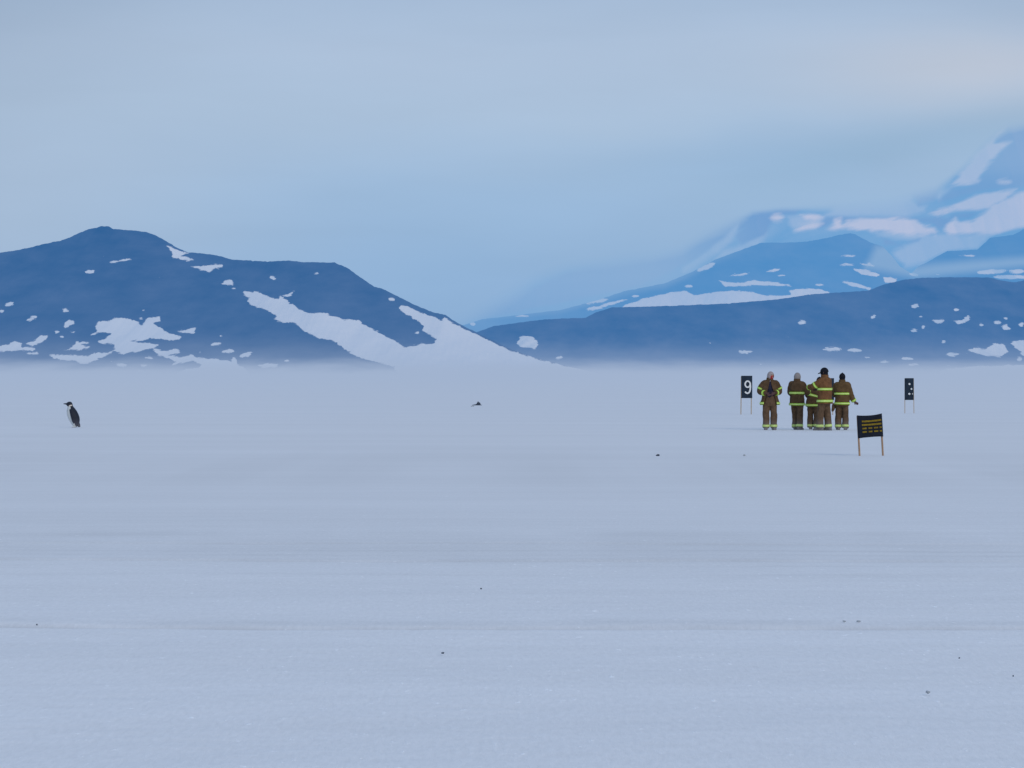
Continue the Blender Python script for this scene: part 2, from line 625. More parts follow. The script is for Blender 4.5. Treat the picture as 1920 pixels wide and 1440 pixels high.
# ---- the dark hill at the left
ridgeL = [(-420, 640), (-260, 560), (-120, 505)] + cA([(0, 237), (100, 222), (200, 200), (270, 182), (360, 165), (420, 145), (470, 120), (530, 95), (580, 87), (605, 78), (655, 78), (675, 93), (740, 100), (800, 103), (880, 112), (930, 130), (990, 163), (1060, 205), (1130, 235), (1200, 240), (1290, 250), (1340, 262), (1390, 278), (1500, 283), (1600, 290), (1680, 286), (1730, 283), (1790, 292)]) + \
    cB([(400, 102), (575, 107), (630, 130), (690, 172), (760, 220), (800, 230), (880, 270), (960, 310), (1040, 342), (1100, 355), (1160, 395), (1240, 435), (1330, 478), (1400, 513), (1530, 560), (1680, 598), (1800, 625)]) + [(1160, 705)]
snowL = [
    cA([(995, 185), (1030, 200), (1075, 225), (1135, 238), (1100, 250), (1075, 258), (1120, 258), (1160, 282), (1120, 284), (1075, 272), (1038, 268), (1030, 235)]),
    cA([(1145, 318), (1200, 318), (1250, 312), (1290, 303), (1335, 310), (1335, 322), (1280, 335), (1255, 348), (1225, 340), (1175, 330)]),
    cA([(1322, 422), (1350, 405), (1385, 405), (1408, 428), (1400, 436), (1360, 432)]), cA(oval(1396, 449, 15, 5)),
    cA([(648, 297), (680, 285), (735, 280), (785, 268), (790, 274), (740, 288), (690, 297), (655, 303)]),
    cA(oval(541, 350, 27, 11)), cA(oval(57, 546, 30, 12, tilt=-0.3)), cA(oval(6, 584, 15, 9)),
    cA(oval(192, 630, 34, 10, tilt=-0.3)), cA(oval(398, 584, 21, 11)),
    cA([(385, 682), (395, 655), (415, 640), (440, 645), (448, 662), (415, 675), (392, 690)]), cA(oval(433, 713, 16, 9)), cA(oval(372, 740, 9, 7)), cA(oval(344, 712, 12, 6)),
    cA([(150, 785), (200, 765), (235, 738), (290, 727), (280, 755), (235, 780), (195, 792)]),
    cA([(-200, 800), (0, 800), (50, 790), (90, 765), (130, 785), (135, 800), (205, 812), (195, 825), (0, 826), (-200, 826)]), cA(oval(200, 842, 40, 7)),
    cA([(545, 730), (590, 700), (570, 680), (595, 655), (640, 650), (690, 628), (750, 628), (800, 640), (850, 670), (885, 628), (960, 618), (962, 648), (925, 660), (960, 685), (990, 710), (1050, 730), (1110, 738), (1075, 760), (1020, 765), (960, 750), (900, 752), (860, 762), (780, 765), (850, 775), (950, 785), (955, 795), (890, 815), (820, 835), (740, 842), (690, 828), (650, 845), (600, 870), (560, 885), (500, 905), (450, 885), (330, 875), (300, 855), (350, 845), (430, 850), (530, 855), (560, 835), (650, 835), (690, 805), (690, 785), (630, 785), (590, 770), (640, 745), (665, 722), (600, 715)]),
    cA([(380, 822), (430, 800), (465, 770), (490, 790), (540, 800), (520, 812), (460, 822)]), cA(oval(510, 778, 26, 6)), cA(oval(605, 655, 16, 6)),
    cA([(1050, 705), (1110, 698), (1175, 682), (1165, 720), (1130, 715), (1080, 717)]),
    cA([(920, 815), (1010, 825), (1060, 812), (1080, 830), (1010, 855), (1090, 860), (1160, 845), (1180, 868), (1260, 870), (1360, 885), (1420, 905), (1480, 940), (1500, 990), (1000, 990), (1100, 940), (1200, 925), (1210, 905), (1150, 885), (1080, 895), (1020, 920), (1050, 890), (1000, 868), (950, 850)]),
    cA(oval(728, 908, 34, 12)), cA(oval(890, 868, 32, 7)), cA(oval(860, 910, 18, 7)), cA(oval(1300, 785, 34, 9, tilt=-0.15)), cA(oval(1375, 828, 46, 11)), cA(oval(1472, 850, 38, 14, tilt=-0.2)),
    cA(oval(1405, 885, 14, 24, tilt=-0.4)), cA(oval(1610, 912, 60, 14)), cA(oval(1325, 735, 9, 4)), cA(oval(1198, 838, 8, 6)), cA(oval(1635, 388, 17, 7)), cA(oval(845, 627, 10, 6)), cA(oval(862, 581, 6, 4)), cA(oval(1720, 885, 14, 5)), cA(oval(840, 945, 24, 6)),
    cB([(140, 258), (150, 240), (215, 250), (260, 268), (310, 282), (318, 262), (350, 290), (405, 325), (455, 345), (540, 350), (620, 378), (690, 377), (705, 400), (760, 425), (800, 445), (830, 462), (880, 490), (905, 508), (960, 500), (990, 490), (1045, 490), (1055, 470), (1010, 440), (990, 430), (1000, 410), (975, 390), (945, 370), (910, 345), (880, 325), (885, 312), (920, 313), (960, 335), (1030, 360), (1085, 380), (1095, 368), (1130, 392), (1200, 425), (1290, 468), (1380, 512), (1530, 562), (1680, 600), (1820, 630), (1820, 720), (900, 720), (860, 602), (790, 578), (700, 560), (640, 530), (600, 495), (560, 478), (490, 462), (430, 435), (390, 395), (300, 385), (290, 375), (300, 360), (250, 330), (180, 310), (160, 290), (170, 275)]),
    cB([(315, 262), (350, 262), (365, 245), (385, 243), (380, 252), (362, 265), (330, 272)]),
    cB(oval(845, 282, 14, 7)), cB(oval(283, 180, 13, 6, tilt=0.3)), cB(oval(965, 437, 8, 4)), cB(oval(486, 158, 10, 2.5)),
]
mL, *_ = hill_material('volcanic_rock_and_snow', 4000, rock=(0.040, 0.040, 0.048), low=((0.97, 20.0), (0.38, 46.0), (0.11, 90.0)), seed=0.0)
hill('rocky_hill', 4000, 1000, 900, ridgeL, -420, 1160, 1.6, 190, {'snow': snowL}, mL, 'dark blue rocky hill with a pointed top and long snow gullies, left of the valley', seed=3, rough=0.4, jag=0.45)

# ---- the long low hill at the right
ridgeR = [(640, 690), (760, 668), (840, 640)] + cC([(65, 765), (120, 745), (230, 730), (300, 722), (430, 717), (470, 697), (520, 682), (600, 680), (760, 675), (920, 668), (1080, 655), (1200, 637), (1390, 625), (1440, 605), (1500, 590), (1560, 582), (1660, 579), (1800, 580), (1850, 592), (1890, 597), (1920, 590)]) + [(1990, 522), (2100, 560), (2300, 650)]
snowR = [
    cC([(195, 805), (205, 788), (220, 780), (250, 780), (271, 795), (268, 810), (258, 822), (215, 816)]),
    cC(oval(1166, 733, 14, 5)), cC(oval(975, 832, 24, 6)), cC(oval(1265, 825, 36, 5)), cC(oval(1550, 676, 13, 6, tilt=-0.4)),
    cC([(1605, 722), (1650, 720), (1655, 730), (1625, 735)]), cC([(1680, 728), (1710, 722), (1730, 710), (1737, 718), (1720, 735), (1695, 738)]),
    cC(oval(1690, 690, 8, 5)), cC(oval(1570, 713, 7, 4)), cC([(1530, 758), (1550, 755), (1560, 766), (1540, 766)]), cC(oval(1577, 750, 5, 6)),
    cC([(1845, 745), (1860, 738), (1875, 755), (1850, 757)]), cC(oval(1830, 732, 12, 5)), cC(oval(1912, 740, 10, 7)), cC(oval(1858, 720, 5, 3)),
    cC([(1730, 828), (1760, 818), (1790, 822), (1820, 805), (1850, 808), (1865, 832), (1840, 850), (1780, 845)]),
    cC([(1875, 805), (1890, 797), (1960, 797), (1960, 850), (1920, 845), (1900, 825)]),
    cC(oval(1678, 841, 21, 5)), cC(oval(1448, 867, 18, 5)), cC(oval(1525, 857, 18, 5)), cC(oval(1545, 876, 17, 4)), cC(oval(1388, 851, 10, 3)), cC(oval(1345, 828, 24, 4)), cC(oval(1648, 798, 7, 4)), cC(oval(1408, 714, 8, 3, tilt=-0.5)),
    cC([(1640, 895), (1720, 883), (1800, 880), (1990, 876), (1990, 930), (1600, 930)]),
    cC(oval(340, 853, 10, 4)), cC(oval(1775, 742, 5, 4)), cC(oval(1905, 858, 9, 6)),
]
mR, *_ = hill_material('brown_lava_and_snow', 5000, rock=(0.055, 0.052, 0.055), low=((0.97, 24.0), (0.40, 58.0), (0.07, 110.0)), seed=11.0)
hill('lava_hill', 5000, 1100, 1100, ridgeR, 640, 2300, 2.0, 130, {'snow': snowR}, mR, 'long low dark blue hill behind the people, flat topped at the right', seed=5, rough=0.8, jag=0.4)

# ---- the blue foothills under the volcano
ridgeM = [(760, 640), (860, 612)] + cC([(40, 735), (80, 722), (200, 708), (350, 690), (480, 655), (560, 627), (700, 600), (800, 558), (870, 520), (930, 497), (1000, 472), (1030, 462), (1100, 462), (1180, 459), (1250, 446), (1300, 434), (1330, 430), (1345, 433), (1370, 447), (1400, 462)]) + \
    [(1655, 462), (1672, 480), (1688, 500), (1709, 513), (1722, 499), (1738, 492), (1760, 479), (1776, 471), (1833, 468), (1847, 455), (1856, 446), (1901, 440), (1920, 429), (1990, 405), (2150, 470), (2300, 560)]
snowM = [
    cC([(565, 674), (620, 655), (720, 630), (770, 625), (800, 640), (870, 630), (950, 625), (1000, 630), (1030, 640), (1100, 640), (1145, 640), (1200, 660), (1130, 720), (520, 720)]),
    cC([(880, 590), (930, 598), (960, 597), (1000, 590), (1060, 594), (1122, 604), (1130, 611), (1060, 608), (1000, 606), (950, 610), (905, 612), (898, 602)]),
    cC([(1120, 624), (1150, 618), (1225, 618), (1262, 632), (1190, 650), (1140, 645)]), cC(oval(1225, 606, 14, 3)),
    cC([(1338, 551), (1380, 553), (1430, 570), (1420, 577), (1370, 570)]),
    cC([(1290, 536), (1320, 532), (1350, 535), (1335, 541), (1292, 541)]), cC([(1358, 532), (1395, 532), (1415, 542), (1385, 541)]),
    cC([(1298, 592), (1340, 597), (1400, 615), (1395, 622), (1340, 612), (1310, 600)]),
    cC([(1440, 580), (1465, 578), (1490, 585), (1482, 596), (1448, 598)]), cC(oval(1545, 570, 16, 5, tilt=0.2)),
    cC([(425, 688), (480, 674), (555, 655), (572, 656), (500, 680), (440, 694)]), cC(oval(600, 643, 12, 3)),
    cC([(1045, 560), (1070, 552), (1092, 551), (1070, 562)]), cC(oval(1095, 573, 14, 3)), cC(oval(1322, 507, 26, 3.5)),
    cC([(915, 575), (960, 566), (998, 562), (965, 574)]), cC(oval(470, 660, 40, 7, tilt=-0.15)), cC(oval(48, 737, 9, 5)), cC(oval(215, 711, 26, 3)), cC(oval(395, 670, 22, 4)),
    cC(oval(840, 545, 34, 9, tilt=-0.4)), cC(oval(780, 610, 14, 5)),
    cD(oval(1700, 1143, 110, 15, tilt=-0.06)), cD(oval(1870, 1140, 60, 14)), cD(oval(1830, 1180, 120, 14)), cD(oval(1525, 1033, 60, 6)),
]
veilM = [cC([(1420, 480), (1400, 520), (1385, 545), (1440, 552), (1500, 566), (1560, 578), (1920, 540), (2000, 530), (2000, 508), (1700, 530), (1590, 540), (1560, 545), (1480, 470)])]
mM, nt, out, mx = hill_material('distant_slope_blue', 11000, rock=(0.05, 0.05, 0.05), low=((0.10, 60.0),), veil=0.08, seed=23.0, noise_amp=10.0)


def veil(nt, out, mx, attr, lo, hi, amt, extra=None):
    """paints thin cloud over the slope as a glow of the sky colour in that direction"""
    P = nt.pos()
    g = nt.node('ShaderNodeGroup')
    g.node_tree = SKY
    nt.l.new(P, g.inputs[0])
    e = nt.node('ShaderNodeEmission')  # sky-coloured glow stands in for cloud on the slope
    nt.l.new(g.outputs[0], e.inputs[0])
    x, y, z = nt.sep(P)
    n = nt.math('SUBTRACT', nt.noise(nt.comb(nt.math('MULTIPLY', x, 0.0004), nt.math('MULTIPLY', z, 0.0016), 1.0), 1.0, 4, 0.5), 0.5)
    a = nt.math('MULTIPLY', nt.smooth(nt.math('ADD', nt.attr(attr), nt.math('MULTIPLY', n, 14.0)), lo, hi), amt)
    if extra is not None:
        a = nt.math('MAXIMUM', a, extra(nt, x, z))
    m2 = nt.node('ShaderNodeMixShader')
    nt.put(m2.inputs[0], a)
    nt.l.new(mx.outputs[0], m2.inputs[1])
    nt.l.new(e.outputs[0], m2.inputs[2])
    nt.l.new(m2.outputs[0], out.inputs[0])


veil(nt, out, mx, 'mist_paint', -14.0, 9.0, 0.66, lambda nt, x, z: nt.math('MAXIMUM', nt.math('MULTIPLY', nt.smooth(x, 500.0, -700.0), 0.45), nt.math('MULTIPLY', nt.math('MULTIPLY', nt.smooth(nt.attr('below'), 16.0, -2.0), nt.smooth(x, 880.0, 560.0)), 0.30)))
hill('foothills', 11000, 2200, 1500, ridgeM, 760, 2300, 2.0, 120, {'snow': snowM, 'mist_paint': veilM}, mM, 'pale blue snow streaked foothills below the big volcano slope', seed=8, rough=0.5, jag=0.4)

# ---- the volcano flank that fades into painted cloud
ridgeV = [(700, 660)] + cC([(0, 705), (50, 680), (150, 622), (260, 562), (380, 522), (550, 500), (660, 488), (760, 462), (840, 412), (900, 386), (1000, 347)]) + cD([(200, 688), (640, 665), (860, 640), (1060, 610), (1160, 575), (1310, 535), (1400, 470), (1480, 400), (1560, 320), (1640, 235), (1720, 165), (1810, 112), (1860, 105), (1920, 92)]) + [(2000, 190), (2150, 120), (2400, 60)]
snowV = [
    cD([(540, 850), (590, 810), (610, 782), (650, 780), (662, 812), (700, 795), (780, 775), (900, 772), (1000, 772), (1160, 782), (1220, 815), (1290, 820), (1330, 860), (1310, 885), (1200, 890), (1000, 868), (860, 862), (740, 850)]),
    cD([(1360, 850), (1400, 800), (1445, 760), (1480, 795), (1560, 780), (1700, 690), (1780, 650), (1870, 600), (1990, 560), (1990, 820), (1850, 850), (1700, 878), (1400, 880)]),
    cD([(1250, 738), (1330, 705), (1420, 690), (1500, 650), (1580, 600), (1700, 590), (1870, 568), (1800, 640), (1690, 690), (1600, 715), (1450, 722), (1320, 745)]),
    cD([(1400, 545), (1490, 440), (1570, 350), (1650, 250), (1725, 185), (1800, 130), (1770, 165), (1722, 225), (1725, 248), (1760, 252), (1835, 240), (1760, 310), (1690, 390), (1645, 450), (1600, 520), (1540, 545)]),
    cD(oval(212, 770, 50, 26)), cD([(370, 750), (470, 742), (525, 765), (470, 785), (420, 780)]), cD([(330, 855), (380, 820), (460, 800), (530, 810), (480, 845), (400, 862)]),
    cD(oval(1780, 525, 60, 18, tilt=-0.05)),
]
rockV = [
    cD([(1145, 605), (1220, 568), (1330, 556), (1318, 600), (1300, 650), (1190, 682)]), cD([(1330, 655), (1420, 570), (1530, 558), (1600, 520), (1640, 450), (1690, 390), (1760, 310), (1840, 240), (1740, 250), (1722, 235), (1740, 200), (1815, 120), (2000, 60), (2000, 540), (1880, 560), (1600, 590), (1500, 620), (1420, 640)]),
    cD([(520, 790), (560, 768), (800, 765), (1400, 770), (1420, 745), (1590, 735), (1540, 770), (1430, 770), (1380, 830), (1330, 850), (1290, 815), (1220, 805), (1150, 778), (760, 772), (660, 800), (610, 778), (560, 830), (480, 850)]),
    cD([(-60, 730), (200, 690), (400, 690), (330, 740), (150, 745), (130, 800), (60, 830), (-60, 860)]),
    cC([(380, 560), (700, 500), (860, 420), (960, 365), (1020, 360), (960, 385), (900, 450), (800, 520), (720, 560), (620, 610), (420, 650), (200, 700), (0, 730), (0, 715)]),
    cC([(940, 440), (980, 395), (1060, 350), (1100, 350), (1060, 400), (1040, 440), (960, 470)]),
    cD([(930, 905), (1080, 968), (1010, 950), (960, 955)]), cD([(1110, 945), (1200, 915), (1190, 930)]),
]
paleV = [
    cC([(965, 383), (945, 420), (925, 455), (880, 495), (800, 545), (765, 560), (760, 548), (840, 490), (905, 420)]),
    cC([(985, 405), (1015, 395), (1038, 405), (1042, 435), (1020, 470), (940, 500), (870, 520), (900, 490), (970, 465), (990, 440)]),
    cD([(530, 760), (620, 690), (860, 660), (1060, 620), (1140, 590), (1150, 640), (1190, 690), (1250, 690), (1230, 730), (1100, 762), (800, 762)]),
    cD([(1310, 620), (1335, 568), (1425, 562), (1400, 600), (1330, 650)]),
    cD([(860, 868), (1400, 885), (1700, 885), (1640, 940), (1600, 985), (1390, 1000), (1200, 1090), (1100, 1110), (1000, 1010), (1060, 975), (1180, 925), (950, 900)]),
    cD([(280, 760), (420, 735), (540, 770), (480, 850), (330, 870), (300, 820)]),
]


def volcano_material():
    D = 16000
    s = D / F
    T, S = aerial(D * 0.85)
    m, nt, out = new_mat('flank_painted_cloud')
    P = nt.pos()
    x, y, z = nt.sep(P)
    px, pz = nt.math('MULTIPLY', x, 1 / s), nt.math('MULTIPLY', z, 1 / s)
    diagx = nt.math('ADD', px, nt.math('MULTIPLY', pz, -0.4))
    diagz = nt.math('ADD', pz, nt.math('MULTIPLY', px, -0.25))
    n1 = nt.math('SUBTRACT', nt.noise(nt.comb(nt.math('MULTIPLY', diagx, 0.35), diagz, 0.0), 0.055, 5, 0.55, 0.5), 0.5)
    n2 = nt.math('SUBTRACT', nt.noise(nt.comb(nt.math('MULTIPLY', diagx, 0.3), diagz, 7.0), 0.02, 5, 0.55, 0.5), 0.5)
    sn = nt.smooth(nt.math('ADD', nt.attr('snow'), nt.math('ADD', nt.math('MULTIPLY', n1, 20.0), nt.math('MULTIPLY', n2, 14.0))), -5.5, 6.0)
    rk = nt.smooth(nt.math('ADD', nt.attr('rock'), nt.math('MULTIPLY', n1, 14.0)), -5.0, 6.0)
    mid = nt.mix(nt.math('ADD', 0.5, nt.math('MULTIPLY', n2, 2.0), clamp=True), (0.20, 0.27, 0.34), (0.38, 0.45, 0.50))  # base tone: snow with mist painted into its colour
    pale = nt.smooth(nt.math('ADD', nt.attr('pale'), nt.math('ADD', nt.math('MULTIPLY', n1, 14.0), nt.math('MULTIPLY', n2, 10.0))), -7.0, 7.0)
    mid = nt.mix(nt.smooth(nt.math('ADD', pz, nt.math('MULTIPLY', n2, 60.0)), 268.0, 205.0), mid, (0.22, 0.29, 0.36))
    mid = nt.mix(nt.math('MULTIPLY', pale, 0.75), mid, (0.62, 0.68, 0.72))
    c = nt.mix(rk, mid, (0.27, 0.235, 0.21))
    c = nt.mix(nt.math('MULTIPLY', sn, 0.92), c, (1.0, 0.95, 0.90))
    d = nt.node('ShaderNodeBsdfDiffuse')
    nt.put(d.inputs[0], nt.vmath('MULTIPLY', c, tuple(T)))
    e = nt.node('ShaderNodeEmission')
    e.inputs[0].default_value = tuple(S) + (1.0,)  # haze of the long air path, added as painted glow
    ad = nt.node('ShaderNodeAddShader')
    nt.l.new(d.outputs[0], ad.inputs[0])
    nt.l.new(e.outputs[0], ad.inputs[1])
    return m, nt, out, ad


mV, nt, out, mx = volcano_material()


def veil_extra(nt, x, z):
    s = 16000 / F
    px, pz = nt.math('MULTIPLY', x, 1 / s), nt.math('MULTIPLY', z, 1 / s)
    # painted cloud, thin over the middle, thick over left flank and summit side
    n = nt.math('SUBTRACT', nt.noise(nt.comb(nt.math('MULTIPLY', px, 0.004), nt.math('MULTIPLY', pz, 0.012), 5.0), 1.0, 4, 0.5), 0.5)
    left = nt.math('MULTIPLY', nt.smooth(px, 500.0, 250.0), nt.math('ADD', 0.45, nt.math('MULTIPLY', nt.smooth(pz, 90.0, 190.0), 0.25)))
    up = nt.smooth(nt.math('ADD', pz, nt.math('MULTIPLY', n, 60.0)), 270.0, 400.0)
    edge = nt.smooth(nt.math('SUBTRACT', pz, nt.math('MULTIPLY', nt.math('SUBTRACT', px, 780.0), 0.8)), 350.0, 470.0)
    a = nt.math('MAXIMUM', left, nt.math('MULTIPLY', up, 0.34))
    edge = nt.math('MULTIPLY', edge, nt.smooth(px, 640.0, 770.0))
    a = nt.math('MAXIMUM', a, nt.math('MULTIPLY', edge, 0.75))
    a = nt.math('ADD', a, nt.math('MULTIPLY', n, 0.25), clamp=True)
    # the skyline itself is painted over with cloud
    soft = nt.math('ADD', nt.math('ADD', 34.0, nt.math('MULTIPLY', nt.smooth(px, 420.0, 250.0), 34.0)), nt.math('MULTIPLY', n, 70.0))
    soft = nt.math('SUBTRACT', soft, nt.math('MULTIPLY', nt.math('MULTIPLY', nt.smooth(px, 400.0, 450.0), nt.smooth(px, 720.0, 560.0)), 12.0))
    rim = nt.smooth(nt.math('DIVIDE', nt.attr('below'), nt.math('MAXIMUM', soft, 6.0)), 1.15, 0.0)
    return nt.math('MAXIMUM', a, nt.math('MULTIPLY', rim, 0.97))


veilV = [cD([(-200, 640), (300, 655), (900, 580), (1130, 470), (1300, 390), (1450, 270), (1600, 130), (1640, 0), (-200, 0)])]
veil(nt, out, mx, 'mist_paint', -12.0, 9.0, 0.9, veil_extra)
hill('volcano_slope', 16000, 3200, 3000, ridgeV, 700, 2400, 2.2, 190, {'snow': snowV, 'rock': rockV, 'pale': paleV, 'mist_paint': veilV}, mV, 'huge far snow covered volcano slope fading into cloud at the right', seed=12, rough=0.35, jag=0.2)

# ------------------------------------------------------------------ materials for the things


def cloth(name, col, rough=0.85, var=0.35, scale=9.0, bump=0.25, drift_haze=0.0):
    m, nt, out = new_mat(name)
    tcn = nt.node('ShaderNodeTexCoord').outputs['Object']
    n = nt.noise(tcn, scale, 5, 0.6, 0.4)
    c = nt.mix(nt.math('ADD', 0.5, nt.math('MULTIPLY', nt.math('SUBTRACT', n, 0.5), 2.2), clamp=True), tuple(q * (1 - var) for q in col), tuple(min(1, q * (1 + var)) for q in col))
    if drift_haze:  # drift haze around the feet, painted as a paler low tone
        z = nt.sep(tcn)[2]
        f = nt.math('MULTIPLY', nt.smooth(nt.math('ADD', z, nt.math('MULTIPLY', n, 0.1)), 0.45, 0.02), drift_haze)
        c = nt.mix(f, c, (0.62, 0.66, 0.72))
    b = nt.node('ShaderNodeBsdfPrincipled')
    nt.put(b.inputs['Base Color'], c)
    b.inputs['Roughness'].default_value = rough
    b.inputs['Specular IOR Level'].default_value = 0.15
    bp = nt.node('ShaderNodeBump')
    bp.inputs['Strength'].default_value = bump
    bp.inputs['Distance'].default_value = 0.05
    nt.put(bp.inputs['Height'], nt.noise(tcn, scale * 0.9, 4, 0.6))
    nt.l.new(bp.outputs[0], b.inputs['Normal'])
    nt.l.new(b.outputs[0], out.inputs[0])
    return m


M = dict(
    coat=cloth('brown_turnout_cloth', (0.135, 0.075, 0.033)),
    coat_dark=cloth('dark_turnout_cloth', (0.098, 0.057, 0.029)),
    coat_rust=cloth('rust_turnout_cloth', (0.158, 0.073, 0.031)),
    coat_olive=cloth('olive_turnout_cloth', (0.112, 0.066, 0.028)),
    trousers=cloth('brown_trouser_cloth', (0.112, 0.068, 0.040), drift_haze=0.15),
    lime=cloth('lime_reflective_tape', (0.36, 0.62, 0.055), 0.5, 0.15, 14, 0.05),
    silver=cloth('silver_reflective_tape', (0.62, 0.74, 0.26), 0.4, 0.12, 14, 0.05),
    lime_low=cloth('pale_lime_tape', (0.50, 0.64, 0.20), 0.6, 0.2, 14, 0.05),  # paler lime for the ankle bands
    boot=cloth('black_rubber_boot', (0.085, 0.06, 0.055), 0.7, 0.2, 12, 0.1, drift_haze=0.2),
    black=cloth('black_knit', (0.012, 0.012, 0.018), 0.9, 0.3, 25, 0.2),
    navy=cloth('navy_shirt', (0.022, 0.022, 0.045), 0.9, 0.3, 14, 0.2),
    hood=cloth('grey_white_hood', (0.36, 0.30, 0.29), 0.9, 0.12, 12, 0.2),
    hood_grey=cloth('grey_fleece_hood', (0.27, 0.24, 0.23), 0.9, 0.12, 12, 0.2),
    red=cloth('red_face_mask', (0.30, 0.025, 0.03), 0.85, 0.3, 18, 0.2),
    skin=cloth('skin', (0.42, 0.22, 0.16), 0.55, 0.1, 20, 0.05),
    glove=cloth('dark_glove', (0.10, 0.055, 0.055), 0.85, 0.3, 18, 0.2),
    glove_tan=cloth('tan_glove', (0.30, 0.21, 0.13), 0.85, 0.2, 18, 0.2),
    panel=cloth('black_sign_cloth', (0.010, 0.013, 0.022), 0.85, 0.4, 6, 0.15),
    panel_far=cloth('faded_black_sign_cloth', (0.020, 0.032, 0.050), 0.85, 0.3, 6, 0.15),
    white=cloth('white_paint', (0.72, 0.72, 0.70), 0.7, 0.06, 12, 0.02),
    yellow=cloth('yellow_tape', (0.20, 0.135, 0.012), 0.7, 0.4, 16, 0.02),
    wood=cloth('raw_pine_stake', (0.34, 0.21, 0.13), 0.8, 0.25, 30, 0.1),
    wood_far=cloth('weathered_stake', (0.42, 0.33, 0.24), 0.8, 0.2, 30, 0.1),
    rock=cloth('dark_scoria', (0.045, 0.06, 0.085), 0.9, 0.5, 20, 0.4),
    rock_small=cloth('frosted_scoria', (0.13, 0.15, 0.18), 0.9, 0.4, 40, 0.4),
    rock_grey=cloth('snow_dusted_scoria', (0.42, 0.45, 0.48), 0.9, 0.4, 40, 0.4),
)

# ------------------------------------------------------------------ people


def rot_about(p, c, ax, ang):
    return Matrix.Rotation(ang, 3, ax) @ (p - c) + c


PROFILE = [  # z, rx, ry, y offset of the closed coat
    (0.755, 0.245, 0.185, 0.0), (0.80, 0.250, 0.188, 0.0), (0.90, 0.240, 0.178, 0.0), (1.00, 0.230, 0.168, 0.0), (1.15, 0.232, 0.168, 0.0), (1.28, 0.240, 0.165, 0.0), (1.37, 0.232, 0.150, 0.005),
    (1.43, 0.200, 0.130, 0.010), (1.47, 0.150, 0.115, 0.010), (1.50, 0.105, 0.100, 0.005), (1.55, 0.098, 0.098, -0.005)]


def prof(z, flare=1.0):
    zs = [p[0] for p in PROFILE]
    rx = float(np.interp(z, zs, [p[1] for p in PROFILE]))
    ry = float(np.interp(z, zs, [p[2] for p in PROFILE]))
    oy = float(np.interp(z, zs, [p[3] for p in PROFILE]))
    if flare != 1.0:
        k = max(0.0, min(1.0, (1.1 - z) / 0.35))
        rx *= 1 + (flare - 1) * k
    return rx, ry, oy


def sup(t, rx, ry, e=0.85):
    c, s = math.cos(t), math.sin(t)
    return math.copysign(abs(c) ** e, c) * rx, math.copysign(abs(s) ** e, s) * ry


def coat_rings(zs, flare, gap, off, n=36, thick=0.03):
    """rings of the coat; gap(z) gives the half angle of an open front (the front is -Y)"""
    out = []
    for z in zs:
        rx, ry, oy = prof(z, flare)
        g = gap(z) if gap else 0.0
        if not gap:
            out.append([Vector((*sup(2 * math.pi * j / n, rx + off, ry + off), z)) + Vector((0, oy, 0)) for j in range(n)])
        else:
            a0, a1 = -math.pi / 2 + g, 1.5 * math.pi - g
            ts = [a0 + (a1 - a0) * j / (n - 1) for j in range(n)]
            outer = [Vector((*sup(t, rx + off, ry + off), z)) + Vector((0, oy, 0)) for t in ts]
            inner = [Vector((*sup(t, rx - thick, ry - thick), z)) + Vector((0, oy, 0)) for t in reversed(ts)]
            out.append(outer + inner)
    return out


def sub_path(pts, rads, t0, t1, extra, k=4):
    """a stretch of a poly-line between two fractions of its length"""
    pts = [Vector(p) for p in pts]
    L = [0.0]
    for a, b in zip(pts, pts[1:]):
        L.append(L[-1] + (b - a).length)
    res, rr = [], []
    for i in range(k):
        q = (t0 + (t1 - t0) * i / (k - 1)) * L[-1]
        j = max(0, min(len(pts) - 2, max(m for m in range(len(L)) if L[m] <= q + 1e-9)))
        f = (q - L[j]) / max(L[j + 1] - L[j], 1e-9)
        res.append(pts[j].lerp(pts[j + 1], f))
        rr.append(rads[j] + (rads[j + 1] - rads[j]) * f + extra)
    return res, rr


def smooth_path(pts, rads, k=6):
    """rounds the elbow or knee of a three joint limb"""
    p = [Vector(q) for q in pts]
    out, rr = [], []
    n = len(p)
    for i in range(n - 1):
        a0, a1, a2, a3 = p[max(i - 1, 0)], p[i], p[i + 1], p[min(i + 2, n - 1)]
        for j in range(k):
            t = j / k
            q = 0.5 * ((2 * a1) + (a2 - a0) * t + (2 * a0 - 5 * a1 + 4 * a2 - a3) * t * t + (3 * a1 - a0 - 3 * a2 + a3) * t ** 3)
            out.append(q)
            rr.append(rads[i] + (rads[i + 1] - rads[i]) * t)
    out.append(p[-1])
    rr.append(rads[-1])
    return out, rr


